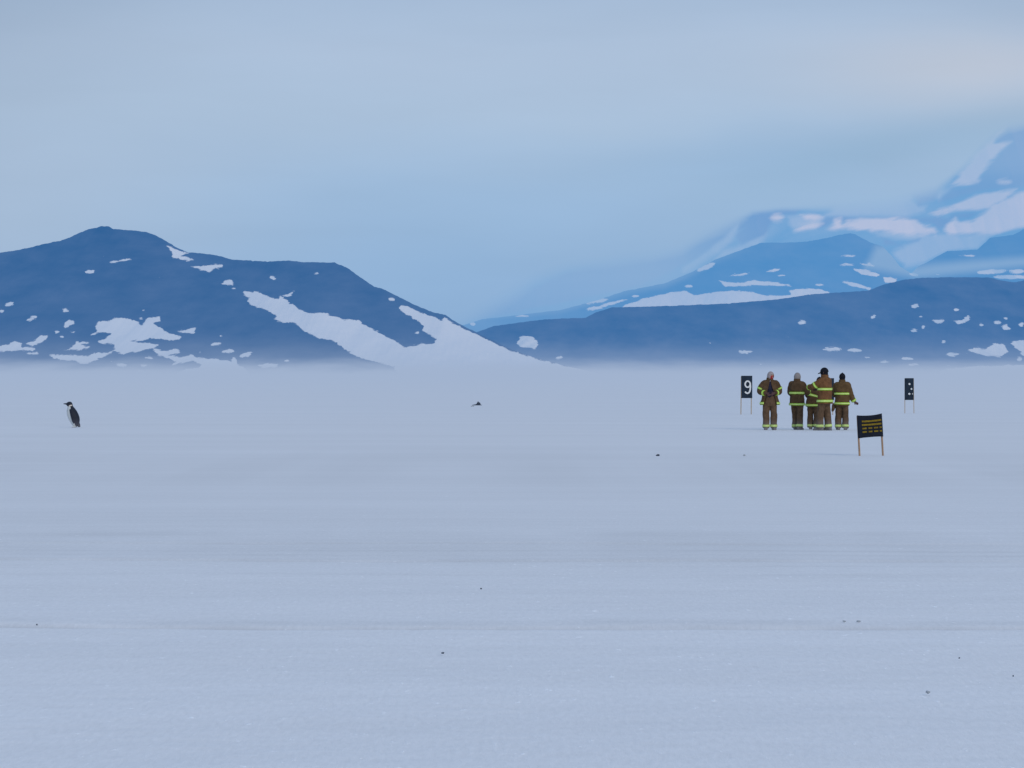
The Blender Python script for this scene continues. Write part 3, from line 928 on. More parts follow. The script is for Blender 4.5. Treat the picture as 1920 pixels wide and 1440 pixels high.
def fingers(mb, wrist, direction, palm_n, curl, side):
    """palm, four unequal bent fingers and a thumb leaving the side of the palm"""
    d = direction.normalized()
    nrm = (palm_n - d * palm_n.dot(d)).normalized()
    lat = d.cross(nrm).normalized() * side
    c = wrist + d * 0.05
    mb.rings([[c + d * a + lat * (wd * math.cos(2 * math.pi * j / 12)) + nrm * (0.016 * math.sin(2 * math.pi * j / 12)) for j in range(12)] for a, wd in ((-0.055, 0.028), (-0.02, 0.036), (0.02, 0.042), (0.045, 0.042))])
    for k, (o, ln) in enumerate(((-0.032, 0.068), (-0.011, 0.080), (0.011, 0.075), (0.032, 0.058))):
        p = c + d * 0.035 + lat * o
        pts, dd = [p], d.copy()
        ax = lat
        for sgm in (0.45, 0.32, 0.23):
            dd = (Matrix.Rotation(curl * side * (1 + 0.1 * k), 3, ax) @ dd)
            p = p + dd * ln * sgm
            pts.append(p)
        mb.tube(pts, [0.0105, 0.010, 0.0095, 0.008], 8)
    p = c - d * 0.02 - lat * 0.036
    mb.tube([p, p + (d * 0.6 - lat * 0.7).normalized() * 0.035 + nrm * 0.008, p + (d * 0.8 - lat * 0.5).normalized() * 0.062 + nrm * 0.02], [0.013, 0.0115, 0.009], 8)


def make_person(loc, rz, height, cfg, label):
    k = height / 1.76
    lx, ly = cfg.get('lean', (0.0, 0.0))          # forward, sideways (radians)
    hipc = Vector((0, 0, 0.92))

    def L(p):
        p = Vector(p)
        f = max(0.0, min(1.0, (p.z - 0.80) / 0.35))
        if lx:
            p = rot_about(p, hipc, 'X', lx * f)
        if ly:
            p = rot_about(p, hipc, 'Y', ly * f)
        return p

    shoulder = {s: L((s * 0.185, 0.005, 1.40)) for s in (-1, 1)}
    elbow = {s: Vector(cfg['elbow'][i]) for i, s in enumerate((-1, 1))}
    wrist = {s: Vector(cfg['wrist'][i]) for i, s in enumerate((-1, 1))}
    feet = {s: Vector(cfg['feet'][i]) for i, s in enumerate((-1, 1))}
    knees = {s: Vector((feet[s].x * 0.98 + s * 0.004, feet[s].y * 0.6 - 0.02, 0.49)) for s in (-1, 1)}
    hy, hp = cfg.get('head', (0.0, 0.0))          # yaw, nod
    neck = L((0, 0.0, 1.50))
    HM = Matrix.Translation(neck) @ Matrix.Rotation(lx * 0.5, 4, 'X') @ Matrix.Rotation(hy, 4, 'Z') @ Matrix.Rotation(hp, 4, 'X')

    def hd(p):
        return HM @ Vector(p)

    # --- the body under the clothes: one continuous skin with head, hands and feet
    b = MB()
    b.rings([[L((rx * math.cos(2 * math.pi * j / 18), oy + ry * math.sin(2 * math.pi * j / 18), z)) for j in range(18)] for z, rx, ry, oy in
             ((0.84, 0.13, 0.10, 0), (0.92, 0.165, 0.115, 0), (1.02, 0.145, 0.10, 0), (1.12, 0.140, 0.098, 0), (1.26, 0.165, 0.11, 0), (1.38, 0.165, 0.095, 0), (1.44, 0.10, 0.07, 0), (1.47, 0.062, 0.062, 0))])
    b.rings([[hd((0.058 * math.cos(2 * math.pi * j / 14), 0.06 * math.sin(2 * math.pi * j / 14), z)) for j in range(14)] for z in (-0.05, 0.06)])
    hr = []
    for z, rx, ry, oy in ((0.035, 0.030, 0.036, -0.045), (0.050, 0.048, 0.066, -0.030), (0.085, 0.064, 0.086, -0.012), (0.13, 0.073, 0.096, -0.004), (0.175, 0.076, 0.098, 0.0), (0.215, 0.068, 0.088, 0.004), (0.245, 0.045, 0.060, 0.006), (0.258, 0.015, 0.020, 0.006)):
        hr.append([hd((rx * math.cos(2 * math.pi * j / 20), oy + ry * math.sin(2 * math.pi * j / 20), z)) for j in range(20)])
    b.rings(hr)
    b.tube([hd((0, -0.095, 0.155)), hd((0, -0.108, 0.13)), hd((0, -0.118, 0.112)), hd((0, -0.095, 0.104))], [0.009, 0.012, 0.016, 0.012], 8)   # nose
    for s in (-1, 1):
        b.tube([hd((s * 0.012, -0.094, 0.165)), hd((s * 0.032, -0.090, 0.168)), hd((s * 0.052, -0.070, 0.163))], [0.010, 0.010, 0.008], 8)    # brow
        b.tube([hd((s * 0.074, 0.012, 0.110)), hd((s * 0.082, 0.016, 0.135)), hd((s * 0.080, 0.018, 0.160))], [0.007, 0.012, 0.009], 8)       # ear
    b.tube([hd((-0.022, -0.088, 0.078)), hd((0, -0.098, 0.080)), hd((0.022, -0.088, 0.078))], [0.007, 0.010, 0.007], 8)                        # mouth
    for s in (-1, 1):
        p, r = smooth_path([shoulder[s], elbow[s], wrist[s]], [0.058, 0.044, 0.030])
        b.tube(p, r, 12)
        d = (wrist[s] - elbow[s])
        if cfg.get('hand_dir'):
            d = Vector(cfg['hand_dir'][0 if s < 0 else 1])
        fingers(b, wrist[s], d, Vector(cfg['palm'][0 if s < 0 else 1]) if cfg.get('palm') else Vector((0, 1, 0.2)), cfg.get('curl', 0.35), s)
        p, r = smooth_path([(s * 0.09, 0, 0.90), knees[s], feet[s] + Vector((0, 0, 0.09))], [0.088, 0.060, 0.042])
        b.tube(p, r, 12)
        b.tube([feet[s] + Vector((0, 0.05, 0.045)), feet[s] + Vector((0, -0.05, 0.045)), feet[s] + Vector((0, -0.15, 0.035))], [0.036, 0.042, 0.028], 10)
    me = remeshed(b, 'person', 0.0075, 2)
    body = link('person', me, [M['skin'], M[cfg.get('glove', 'glove')]])
    for p in me.polygons:
        c = p.center
        if min((c - wrist[s]).length for s in (-1, 1)) < 0.19 and c.z < 1.35:
            p.material_index = 1
    tag(body, label, 'person', 'people in brown turnout gear standing on the snow')

    # --- coat
    gap = cfg.get('gap')
    flare = cfg.get('flare', 1.0)
    hem = cfg.get('hem', 0.755)
    zs = [hem + (1.55 - hem) * i / 26 for i in range(27)]
    cb = MB()
    cb.rings([[L(p) for p in r] for r in coat_rings(zs, flare, gap, 0.0)])
    sp = {}
    for s in (-1, 1):
        inner = L((s * 0.10, 0.005, 1.40))
        p, r = smooth_path([inner, shoulder[s], elbow[s], wrist[s].lerp(elbow[s], 0.02)], [0.098, 0.100, 0.086, 0.070])
        cb.tube(p, r, 16)
        sp[s] = (p, r)

    def folds(q):
        w1 = mnoise.noise(Vector((q.x * 7, q.y * 7, q.z * 5 + height * 31)))
        w2 = mnoise.noise(Vector((q.x * 16 + 9, q.y * 16, q.z * 13 + height * 17)))
        return 0.013 * w1 + 0.007 * w2
    cm = remeshed(cb, 'coat', 0.014, 3, folds)
    coat = link('coat', cm, [M[cfg.get('coat', 'coat')]], body)
    for z in cfg.get('bands', (1.13, 0.80)):
        bb = MB()
        zz = [z - 0.034, z - 0.016, z + 0.016, z + 0.034]
        arc = cfg.get('band_arc')
        rr = coat_rings(zz, flare, gap, 0.016, 44, thick=0.0)
        bb.rings([[L(q) for q in r] for r in rr], not gap, 0, True, [0, 1, 0])
        bb.build('reflective_band', [M['lime'], M['silver']], coat)
    for s, lst in ((-1, cfg.get('arm_bands', ((), ()))[0]), (1, cfg.get('arm_bands', ((), ()))[1])):
        for t0, t1 in lst:
            p, r = sub_path(*sp[s], t0, t1, 0.012)
            bb = MB()
            bb.rings(tube_rings(p, r, 20), True, 0, True, [0, 1, 0])
            bb.build('sleeve_band', [M['lime'], M['silver']], coat)
    if cfg.get('collar', True):
        qb = MB()
        qb.rings([[L((0.088 * f * math.cos(2 * math.pi * j / 18), 0.094 * f * math.sin(2 * math.pi * j / 18) - 0.003, z)) for j in range(18)] for z, f in ((1.50, 1.22), (1.545, 1.18), (1.58, 1.16), (1.575, 1.0))], False)
        qb.build('collar', M[cfg.get('coat', 'coat')], coat)

    # --- trousers
    tb = MB()
    tb.rings([[Vector((*sup(2 * math.pi * j / 24, rx, ry), z)) for j in range(24)] for z, rx, ry in ((0.72, 0.17, 0.125), (0.80, 0.198, 0.145), (0.92, 0.196, 0.142), (1.02, 0.180, 0.130), (1.10, 0.165, 0.12))])
    lp = {}
    for s in (-1, 1):
        p, r = smooth_path([(s * 0.098, 0, 0.86), knees[s], feet[s] + Vector((0, 0.005, 0.06))], [0.112, 0.102, 0.104])
        tb.tube(p, r, 16)
        lp[s] = (p, r)
    tm = remeshed(tb, 'trousers', 0.014, 3, folds)
    tr = link('trousers', tm, [M['trousers']], body)
    for s in (-1, 1):
        p, r = sub_path(*lp[s], 0.865, 0.955, 0.010)
        bb = MB()
        bb.rings(tube_rings(p, r, 20), True, 0, True, [0, 1, 0])
        bb.build('ankle_band', [M['lime_low'], M['silver']], tr)
        # boot
        fb = MB()
        ang = cfg.get('toe', (0.15, 0.15))[0 if s < 0 else 1] * s
        rm = Matrix.Rotation(ang, 3, 'Z')
        rings = []
        for y, wd, hh in ((0.115, 0.030, 0.060), (0.095, 0.048, 0.11), (0.03, 0.056, 0.125), (-0.05, 0.056, 0.105), (-0.12, 0.060, 0.075), (-0.18, 0.052, 0.060), (-0.205, 0.026, 0.040)):
            ring = []
            for j in range(14):
                t = 2 * math.pi * j / 14
                ring.append(rm @ Vector((wd * math.cos(t), y, max(0.0, hh * 0.5 + hh * 0.62 * math.sin(t)))) + feet[s])
            rings.append(ring)
        fb.rings(rings)
        fb.build('boot', M['boot'], body)

    # --- what is on the head
    def shell(c, r, keep, seg=28, rows=18, off=0.0):
        mb = MB()
        for i in range(rows):
            for j in range(seg):
                th0, th1 = math.pi * i / rows, math.pi * (i + 1) / rows
                p0, p1 = 2 * math.pi * j / seg, 2 * math.pi * (j + 1) / seg
                um = Vector((math.sin((th0 + th1) / 2) * math.cos((p0 + p1) / 2), math.sin((th0 + th1) / 2) * math.sin((p0 + p1) / 2), math.cos((th0 + th1) / 2)))
                if not keep(um):
                    continue
                q = [Vector((math.sin(a) * math.cos(bb), math.sin(a) * math.sin(bb), math.cos(a))) for a, bb in ((th0, p0), (th1, p0), (th1, p1), (th0, p1))]
                mb.add([hd(Vector(c) + Vector((v.x * r[0], v.y * r[1], v.z * r[2]))) for v in q], [(0, 1, 2, 3)])
        me = mb.mesh('s')
        bm = bmesh.new()
        bm.from_mesh(me)
        bmesh.ops.remove_doubles(bm, verts=bm.verts, dist=1e-4)
        bmesh.ops.recalc_face_normals(bm, faces=bm.faces)
        bmesh.ops.solidify(bm, geom=bm.faces[:], thickness=0.008)
        bm.to_mesh(me)
        bm.free()
        for p in me.polygons:
            p.use_smooth = True
        return me

    for hat in cfg['hats']:
        if hat in ('hood', 'hood_grey'):
            hm = shell((0, 0.0, 0.135), (0.100, 0.122, 0.140), lambda v: not (v.y < -0.62 and abs(v.x) < 0.62 and -0.75 < v.z < 0.55))
            ho = link('hood', hm, [M[hat]], body)
            mb = MB()
            mb.rings([[hd((a * math.cos(2 * math.pi * j / 18), c * math.sin(2 * math.pi * j / 18) + o, z)) for j in range(18)] for z, a, c, o in ((-0.02, 0.082, 0.086, 0.0), (0.0, 0.088, 0.096, 0.004), (0.05, 0.094, 0.104, 0.006))], False)
            mb.build('hood_neck', M[hat], ho)
        if hat == 'mask':
            hm = shell((0, -0.006, 0.115), (0.085, 0.106, 0.125), lambda v: v.y < -0.25 and v.z < 0.50)
            link('face_mask', hm, [M['red']], body)
        if hat == 'balaclava':
            hm = shell((0, 0.0, 0.120), (0.086, 0.108, 0.142), lambda v: not (v.y < -0.6 and abs(v.x) < 0.55 and 0.05 < v.z < 0.5))
            link('balaclava', hm, [M['black']], body)
        if hat == 'beanie':
            hm = shell((0, 0.008, 0.165), (0.098, 0.116, 0.125), lambda v: v.z > -0.35)
            bo = link('beanie', hm, [M['black']], body)
            mb = MB()
            mb.sphere(hd((0, 0.01, 0.292)), (0.022, 0.022, 0.016), 12, 8)
            mb.build('pompom', M['black'], bo)
        if hat == 'cap':
            hm = shell((0, 0.004, 0.165), (0.102, 0.122, 0.120), lambda v: v.z > -0.15)
            ca = link('cap', hm, [M['black']], body)
            mb = MB()
            top, bot = [], []
            for j in range(13):
                a = math.pi + math.pi * j / 12
                top.append((0.085 * math.cos(a), -0.085 + 0.115 * math.sin(a), 0.160 - 0.10 * abs(math.sin(a)) * 0.35))
            rings = []
            for j, q in enumerate(top):
                rings.append([hd(q), hd((q[0], -0.075, 0.168)), hd((q[0], -0.075, 0.160)), hd((q[0], q[1], q[2] - 0.008))])
            mb.rings(rings)
            mb.build('brim', M['black'], ca)
        if hat == 'earflap':
            for s in (-1, 1):
                mb = MB()
                mb.tube([hd((s * 0.088, 0.0, 0.16)), hd((s * 0.093, -0.005, 0.10)), hd((s * 0.085, -0.015, 0.05))], [(0.014, 0.05), (0.014, 0.042), (0.010, 0.026)], 10)
                mb.build('ear_flap', M['black'], body)
    if cfg.get('shirt'):
        mb = MB()
        mb.rings([[L((rx * math.cos(2 * math.pi * j / 20), ry * math.sin(2 * math.pi * j / 20), z)) for j in range(20)] for z, rx, ry in ((0.97, 0.198, 0.138), (1.10, 0.185, 0.132), (1.28, 0.185, 0.125), (1.40, 0.17, 0.105), (1.46, 0.09, 0.085))])
        mb.build('shirt', M['navy'], body)
    if cfg.get('flap'):
        mb = MB()
        c = Vector(cfg['flap'])
        mb.rings([[c + Vector((a * math.cos(2 * math.pi * j / 14) + ox, 0.045 * math.sin(2 * math.pi * j / 14), z)) for j in range(14)] for z, a, ox in ((0.0, 0.055, 0.0), (-0.06, 0.075, 0.01), (-0.14, 0.062, 0.03), (-0.22, 0.045, 0.055), (-0.26, 0.03, 0.065))])
        o = mb.build('hanging_pouch', M['trousers'], body)
    body.location = loc
    body.rotation_euler = (0, 0, rz)
    body.scale = (k, k, k)
    return body


P1 = dict(elbow=[(-0.300, 0.03, 1.16), (0.300, 0.03, 1.16)], wrist=[(-0.120, -0.215, 1.11), (0.120, -0.215, 1.12)], hand_dir=[(0.5, -0.25, -0.35), (-0.5, -0.25, -0.35)],
          feet=[(-0.115, 0, 0), (0.115, 0, 0)], head=(0.50, 0.28), hats=['hood', 'mask'], coat='coat_dark', flare=1.22, gap=lambda z: 0.10 + 0.55 * max(0.0, min(1.0, (1.36 - z) / 0.45)),
          bands=(0.81,), arm_bands=(((0.36, 0.45), (0.80, 0.90)), ((0.36, 0.45), (0.80, 0.90))), shirt=True, glove='glove', curl=0.5)
P2 = dict(elbow=[(-0.275, -0.10, 1.15), (0.250, -0.08, 1.13)], wrist=[(-0.255, -0.32, 1.21), (0.12, -0.30, 1.12)], feet=[(-0.105, 0.06, 0), (0.095, -0.10, 0)], head=(-0.2, 0.12),
          hats=['hood_grey'], coat='coat_dark', bands=(1.14, 0.79), arm_bands=(((0.86, 0.94),), ((0.86, 0.94),)), glove='glove_tan', flare=0.96)
P3 = dict(elbow=[(-0.255, -0.06, 1.13), (0.235, -0.16, 1.12)], wrist=[(-0.13, -0.30, 1.13), (0.09, -0.34, 1.14)], feet=[(-0.11, 0.03, 0), (0.11, -0.06, 0)], head=(0.1, 0.35), lean=(0.20, -0.30),
          hats=['beanie'], coat='coat_dark', bands=(1.10, 0.80), arm_bands=(((0.52, 0.60), (0.85, 0.93)), ((0.52, 0.60), (0.85, 0.93))))
P4 = dict(elbow=[(-0.275, -0.10, 1.17), (0.265, -0.22, 1.25)], wrist=[(-0.12, -0.32, 1.16), (0.13, -0.46, 1.22)], feet=[(-0.105, 0.05, 0), (0.11, -0.10, 0)], head=(0.12, 0.10),
          hats=['balaclava', 'cap'], coat='coat_rust', bands=(1.17, 0.835), arm_bands=(((0.42, 0.51), (0.86, 0.94)), ((0.42, 0.51), (0.86, 0.94))))
P5 = dict(elbow=[(-0.275, 0.02, 1.09), (0.235, -0.17, 1.12)], wrist=[(-0.385, -0.04, 0.885), (0.09, -0.33, 1.10)], feet=[(-0.10, 0.03, 0), (0.115, -0.07, 0)], head=(-0.25, 0.18), hand_dir=[(-0.75, 0.0, -0.5), (-0.5, -0.5, 0.0)],
          hats=['balaclava', 'beanie'], coat='coat_olive', bands=(1.14, 0.835), arm_bands=(((0.86, 0.96),), ((0.86, 0.96),)), glove='glove', flap=(0.235, 0.0, 0.84), flare=0.93)


def at(u, d):
    return Vector(((u - 960) / F * d, d, 0.0))


make_person(at(1443.5, 98.0), R(0), 1.77, P1, 'person facing us in open brown coat, pale hood and red face cover')
make_person(at(1494.5, 98.3), R(153), 1.73, P2, 'person in brown coat and plain grey hood seen from behind, one arm reaching out')
make_person(at(1525.0, 99.0), R(162), 1.63, P3, 'leaning person in brown coat, head hidden behind the tall one in the cap')
make_person(at(1546.5, 97.2), R(-128), 1.87, P4, 'tallest person in rust brown coat wearing a black peaked cap, turned left')
make_person(at(1579.0, 98.0), R(176), 1.70, P5, 'person in brown coat and black knit hat, arm held out to the side')

# ------------------------------------------------------------------ signs


def stroke(pts, wd, closed=False):
    """flat ribbon along a line in the x-z plane"""
    p = [Vector((a, 0, b)) for a, b in pts]
    n = len(p)
    L_, R_ = [], []
    for i in range(n):
        a = p[(i - 1) % n] if closed or i > 0 else p[i]
        c = p[(i + 1) % n] if closed or i < n - 1 else p[i]
        t = (c - a).normalized()
        s = Vector((-t.z, 0, t.x)) * wd / 2
        L_.append(p[i] + s)
        R_.append(p[i] - s)
    vs = L_ + R_
    fs = [(i, (i + 1) % n, n + (i + 1) % n, n + i) for i in range(n if closed else n - 1)]
    return vs, fs


def slab(mb, vs, fs, t=0.004, off=0.0):
    """gives a flat shape in the x-z plane a thickness towards -Y"""
    n = len(vs)
    a = [Vector((v.x, v.y - off, v.z)) for v in vs]
    b = [Vector((v.x, v.y - off - t, v.z)) for v in vs]
    edges = {}
    for f in fs:
        for i in range(len(f)):
            e = (f[i], f[(i + 1) % len(f)])
            edges[tuple(sorted(e))] = edges.get(tuple(sorted(e)), 0) + 1
    side = [(i, j, j + n, i + n) for (i, j), c in edges.items() if c == 1]
    mb.add(a + b, list(fs) + [tuple(i + n for i in reversed(f)) for f in fs] + side)


def panel(w_, h_, z0, sag=0.0, seed=0, thick=0.012, bulge=0.015):
    mb = MB()
    nx, nz = 10, 10
    r = random.Random(seed)
    ph = r.uniform(0, 6)
    vs = []
    for i in range(nz + 1):
        for j in range(nx + 1):
            a, c = j / nx, i / nz
            z = z0 + h_ * c - (sag * 4 * a * (1 - a) * c) + (sag * 0.4 * 4 * a * (1 - a) * (1 - c))
            x = (a - 0.5) * w_
            yy = bulge * math.sin(math.pi * a) * math.sin(math.pi * c + 0.3) + 0.004 * math.sin(9 * a + ph + 3 * c)
            vs.append(Vector((x, yy, z)))
    fs = [(i * (nx + 1) + j, i * (nx + 1) + j + 1, (i + 1) * (nx + 1) + j + 1, (i + 1) * (nx + 1) + j) for i in range(nz) for j in range(nx)]
    slab(mb, vs, fs, thick, -thick)
    return mb


def post(parent, x, z0, z1, mat, r=0.012, y=0.014, lean=0.0):
    mb = MB()
    mb.rings([[(x + lean * (1 - f) + a * r, y + b * r * 0.8, z0 + (z1 - z0) * f) for a, b in ((-1, -1), (1, -1), (1, 1), (-1, 1))] for f in (0.0, 0.33, 0.66, 1.0)])
    return mb.build('post', mat, parent, smooth=False)


def disc(cx, cz, rx, rz, n=16):
    return [Vector((cx + rx * math.cos(2 * math.pi * k / n), 0, cz + rz * math.sin(2 * math.pi * k / n))) for k in range(n)], [tuple(range(n))]


# board with the white 9
d = F * H / (777.0 - HZ)
ppm = F / d
s9 = empty('runway_sign', at(1400.3, d), R(6))
tag(s9, 'tall black cloth board on two thin stakes with a white number 9', 'sign', 'black cloth boards on stakes')
bw, bh, bz = 20.8 / ppm, 42.0 / ppm, 30.5 / ppm
o = panel(bw, bh, bz, 0.0, 1).build('panel', M['panel_far'], s9)
post(s9, -bw / 2 + 0.006, -0.05, bz + bh * 0.98, M['wood_far'], 0.018, 0.03, -0.02)
post(s9, bw / 2 - 0.03, -0.05, bz + bh * 0.98, M['wood_far'], 0.018, 0.03, -0.01)


def nine(a, b):
    return ((a - 152) / 96 - 0.5) * bw, bz + bh * (1 - (b - 215) / 204)


loop = [nine(207 + 22 * math.cos(t), 292 + 28 * math.sin(t)) for t in [2 * math.pi * q / 20 for q in range(20)]]
tail = [nine(*q) for q in ((229, 282), (231, 310), (230, 335), (226, 355), (217, 369), (205, 375), (193, 371), (184, 360))]
mb = MB()
for shp, off in ((stroke(loop, 0.062, True), 0.010), (stroke(tail, 0.066), 0.0125)):
    slab(mb, [Vector((v.x, 0, v.z)) for v in shp[0]], shp[1], 0.004, off)
mb.build('number_nine', M['white'], s9, smooth=False)

# board with white dots
d = F * H / (775.0 - HZ)
ppm = F / d
sd_ = empty('runway_sign', at(1704.7, d), R(-8))
tag(sd_, 'narrow black cloth board on two stakes with a few white dots, right of the people', 'sign', 'black cloth boards on stakes')
bw, bh, bz = 16.6 / ppm, 41.0 / ppm, 25.0 / ppm
panel(bw, bh, bz, 0.0, 2).build('panel', M['panel_far'], sd_)
post(sd_, -bw / 2 + 0.006, -0.05, bz + bh * 0.98, M['wood_far'], 0.015, 0.03)
post(sd_, bw / 2 - 0.006, -0.05, bz + bh * 0.98, M['wood_far'], 0.015, 0.03, 0.02)
for a, b, rx, rz in ((0.54, 0.27, 0.042, 0.044), (0.76, 0.495, 0.034, 0.038), (0.52, 0.72, 0.044, 0.044), (0.88, 0.72, 0.014, 0.034)):
    mb = MB()
    slab(mb, *disc((a - 0.5) * bw, bz + bh * (1 - b), rx, rz), 0.004, 0.012)
    mb.build('dot', M['white'], sd_, smooth=False)

# board half hidden by the people
d = F * H / (778.0 - HZ)
ppm = F / d
sh = empty('runway_sign', at(1554.5, d), R(4))
tag(sh, 'black cloth board on stakes mostly hidden behind the tall person in the peaked cap', 'sign', 'black cloth boards on stakes')
bw, bh, bz = 19.0 / ppm, 41.0 / ppm, 28.0 / ppm
panel(bw, bh, bz, 0.0, 3).build('panel', M['panel_far'], sh)
post(sh, -bw / 2 + 0.01, -0.05, bz + bh * 0.98, M['wood_far'], 0.018, 0.03)
post(sh, bw / 2 - 0.05, -0.05, bz + bh * 0.98, M['wood_far'], 0.018, 0.03)

# the near board with the yellow lines
d0, d1 = F * H / (857 - HZ), F * H / (852.5 - HZ)
pL, pR = at(1611.5, d0), at(1657.2, d1)
c = (pL + pR) / 2
ang = math.atan2(pR.y - pL.y, pR.x - pL.x)
ang = R(22)
ppm = F / c.y
sf = empty('holding_line_sign', c, ang)
tag(sf, 'wide leaning black cloth board on two wooden stakes with yellow solid and dashed lines', 'sign', 'black cloth boards on stakes')
half = 45.7 / ppm / math.cos(ang) / 2
tilt = Matrix.Rotation(R(-3.6), 3, 'Y')
bw, bh, bz = 2 * half + 0.04, 43.5 / ppm, 34.5 / ppm


def tilted(mb):
    mb.v = [tuple(tilt @ (Vector(p) - Vector((0, 0, 0))) + Vector((0, 0, 0.0)) + Vector((0, 0, 0.075 * p[0] * -1.0 * 0))) for p in mb.v]
    return mb


tilted(panel(bw, bh, bz, 0.022, 4, bulge=0.02)).build('panel', M['panel'], sf)
for x in (-half, half):
    mb = MB()
    zb = -0.10
    mb.rings([[(x + a * 0.016, 0.022 + b * 0.012, zb + (bz + bh * 0.96 - zb) * f) for a, b in ((-1, -1), (1, -1), (1, 1), (-1, 1))] for f in (0, 0.3, 0.6, 1.0)])
    tilted(mb).build('post', M['wood'], sf, smooth=False)


def bar(x0, x1, v0, wd):
    """a yellow line across part of the board, following the cloth"""
    mb = MB()
    n = 8
    vs = []
    for k in range(n + 1):
        a = x0 + (x1 - x0) * k / n
        cc = 1 - v0
        yy = 0.02 * math.sin(math.pi * a) * math.sin(math.pi * cc + 0.3)
        zc = bz + bh * cc - 0.022 * 4 * a * (1 - a) * cc + 0.0088 * 4 * a * (1 - a) * (1 - cc)
        vs += [Vector(((a - 0.5) * bw, yy, zc - wd / 2)), Vector(((a - 0.5) * bw, yy, zc + wd / 2))]
    slab(mb, vs, [(2 * k, 2 * k + 2, 2 * k + 3, 2 * k + 1) for k in range(n)], 0.006, 0.010)
    tilted(mb).build('yellow_line', M['yellow'], sf, smooth=False)


for v0 in (0.265, 0.425):
    bar(0.17, 0.95, v0, 0.036)
for v0 in (0.585, 0.745):
    for x0, x1 in ((0.18, 0.36), (0.43, 0.58), (0.65, 0.81), (0.87, 0.955)):
        bar(x0, x1, v0, 0.032)

# ------------------------------------------------------------------ penguin
pg = MB()
PR = [(0.035, 0.045, 0.060, 0.075), (0.08, 0.065, 0.105, 0.115), (0.15, 0.075, 0.140, 0.140), (0.23, 0.095, 0.172, 0.160), (0.32, 0.120, 0.188, 0.172), (0.42, 0.150, 0.184, 0.172), (0.52, 0.180, 0.162, 0.156), (0.60, 0.202, 0.125, 0.122), (0.655, 0.218, 0.092, 0.090),
      (0.69, 0.240, 0.092, 0.080), (0.725, 0.258, 0.106, 0.080), (0.765, 0.262, 0.098, 0.076), (0.798, 0.254, 0.068, 0.056), (0.818, 0.248, 0.028, 0.026)]


def prow(z):
    return [float(np.interp(z, [q[0] for q in PR], [q[i] for q in PR])) for i in (1, 2, 3)]


pg.rings([[(rl * math.sin(2 * math.pi * j / 24), -(f + rf * math.cos(2 * math.pi * j / 24)), z) for j in range(24)] for z, f, rf, rl in PR])
pg.tube([(0, -0.31, 0.748), (0, -0.37, 0.748), (0, -0.42, 0.750), (0, -0.455, 0.748)], [(0.034, 0.046), (0.024, 0.030), (0.016, 0.016), (0.009, 0.009)], 10)     # bill
pg.tube([(0, 0.02, 0.15), (0, 0.055, 0.08), (0, 0.062, 0.012)], [(0.065, 0.045), (0.058, 0.040), (0.050, 0.034)], 10)        # tail
for s in (-1, 1):
    fp = [(s * 0.135, -0.185, 0.585), (s * 0.178, -0.145, 0.47), (s * 0.196, -0.105, 0.33), (s * 0.190, -0.085, 0.20), (s * 0.176, -0.066, 0.125)]
    pg.tube(fp, [(0.020, 0.045), (0.018, 0.056), (0.016, 0.056), (0.014, 0.044), (0.010, 0.020)], 12)     # flipper
    pg.tube([(s * 0.06, -0.02, 0.06), (s * 0.065, -0.07, 0.022), (s * 0.075, -0.16, 0.014)], [(0.045, 0.03), (0.045, 0.02), (0.05, 0.012)], 10)   # foot
pm = remeshed(pg, 'penguin', 0.008, 2)
tone = pm.attributes.new('dark', 'FLOAT', 'POINT')
warm = pm.attributes.new('warm', 'FLOAT', 'POINT')
for i, v in enumerate(pm.vertices):
    x, f, z = v.co.x, -v.co.y, v.co.z
    cf, rf, rl = prow(max(0.035, min(0.815, z)))
    e = (cf - 0.012 - f) / 0.03
    side = abs(x) > rl + 0.004 and 0.10 < z < 0.6
    if side:
        e = max(e, 1.0)
    if z > 0.675:
        e = 1.0
        pch = abs(z - (0.688 + 0.22 * (cf - f))) < 0.015 and cf - 0.085 < f < cf + 0.012 and abs(x) > 0.03
        if pch:
            e = -1.0
            warm.data[i].value = 1.0
    if f < 0.02 and z < 0.12:
        e = 0.35
    if z < 0.05 and f > 0.02:
        e = -0.15
    tone.data[i].value = max(-1.0, min(1.0, e))


def penguin_material():
    m, nt, out = new_mat('penguin_plumage')
    t = nt.node('ShaderNodeTexCoord').outputs['Object']
    n = nt.math('SUBTRACT', nt.noise(t, 30, 3, 0.6), 0.5)
    e = nt.smooth(nt.math('ADD', nt.attr('dark'), nt.math('MULTIPLY', n, 0.6)), -0.3, 0.4)
    z = nt.sep(t)[2]
    blk = nt.mix(nt.smooth(z, 0.34, 0.05), (0.014, 0.018, 0.030), (0.06, 0.06, 0.08))
    wht = nt.mix(nt.smooth(z, 0.6, 0.1), (0.58, 0.585, 0.565), (0.66, 0.67, 0.655))
    wht = nt.mix(nt.attr('warm'), wht, (0.66, 0.58, 0.50))
    c = nt.mix(e, wht, blk)
    b = nt.node('ShaderNodeBsdfPrincipled')
    nt.put(b.inputs['Base Color'], c)
    b.inputs['Roughness'].default_value = 0.6
    b.inputs['Specular IOR Level'].default_value = 0.25
    nt.l.new(b.outputs[0], out.inputs[0])
    return m


po = link('penguin', pm, [penguin_material()])
po.location = ground(145.0, 801.5)
po.rotation_euler = (0, 0, R(-96))
tag(po, 'upright penguin facing left with black back and head and white belly, alone on the snow', 'penguin')

# ------------------------------------------------------------------ lumps on the snow


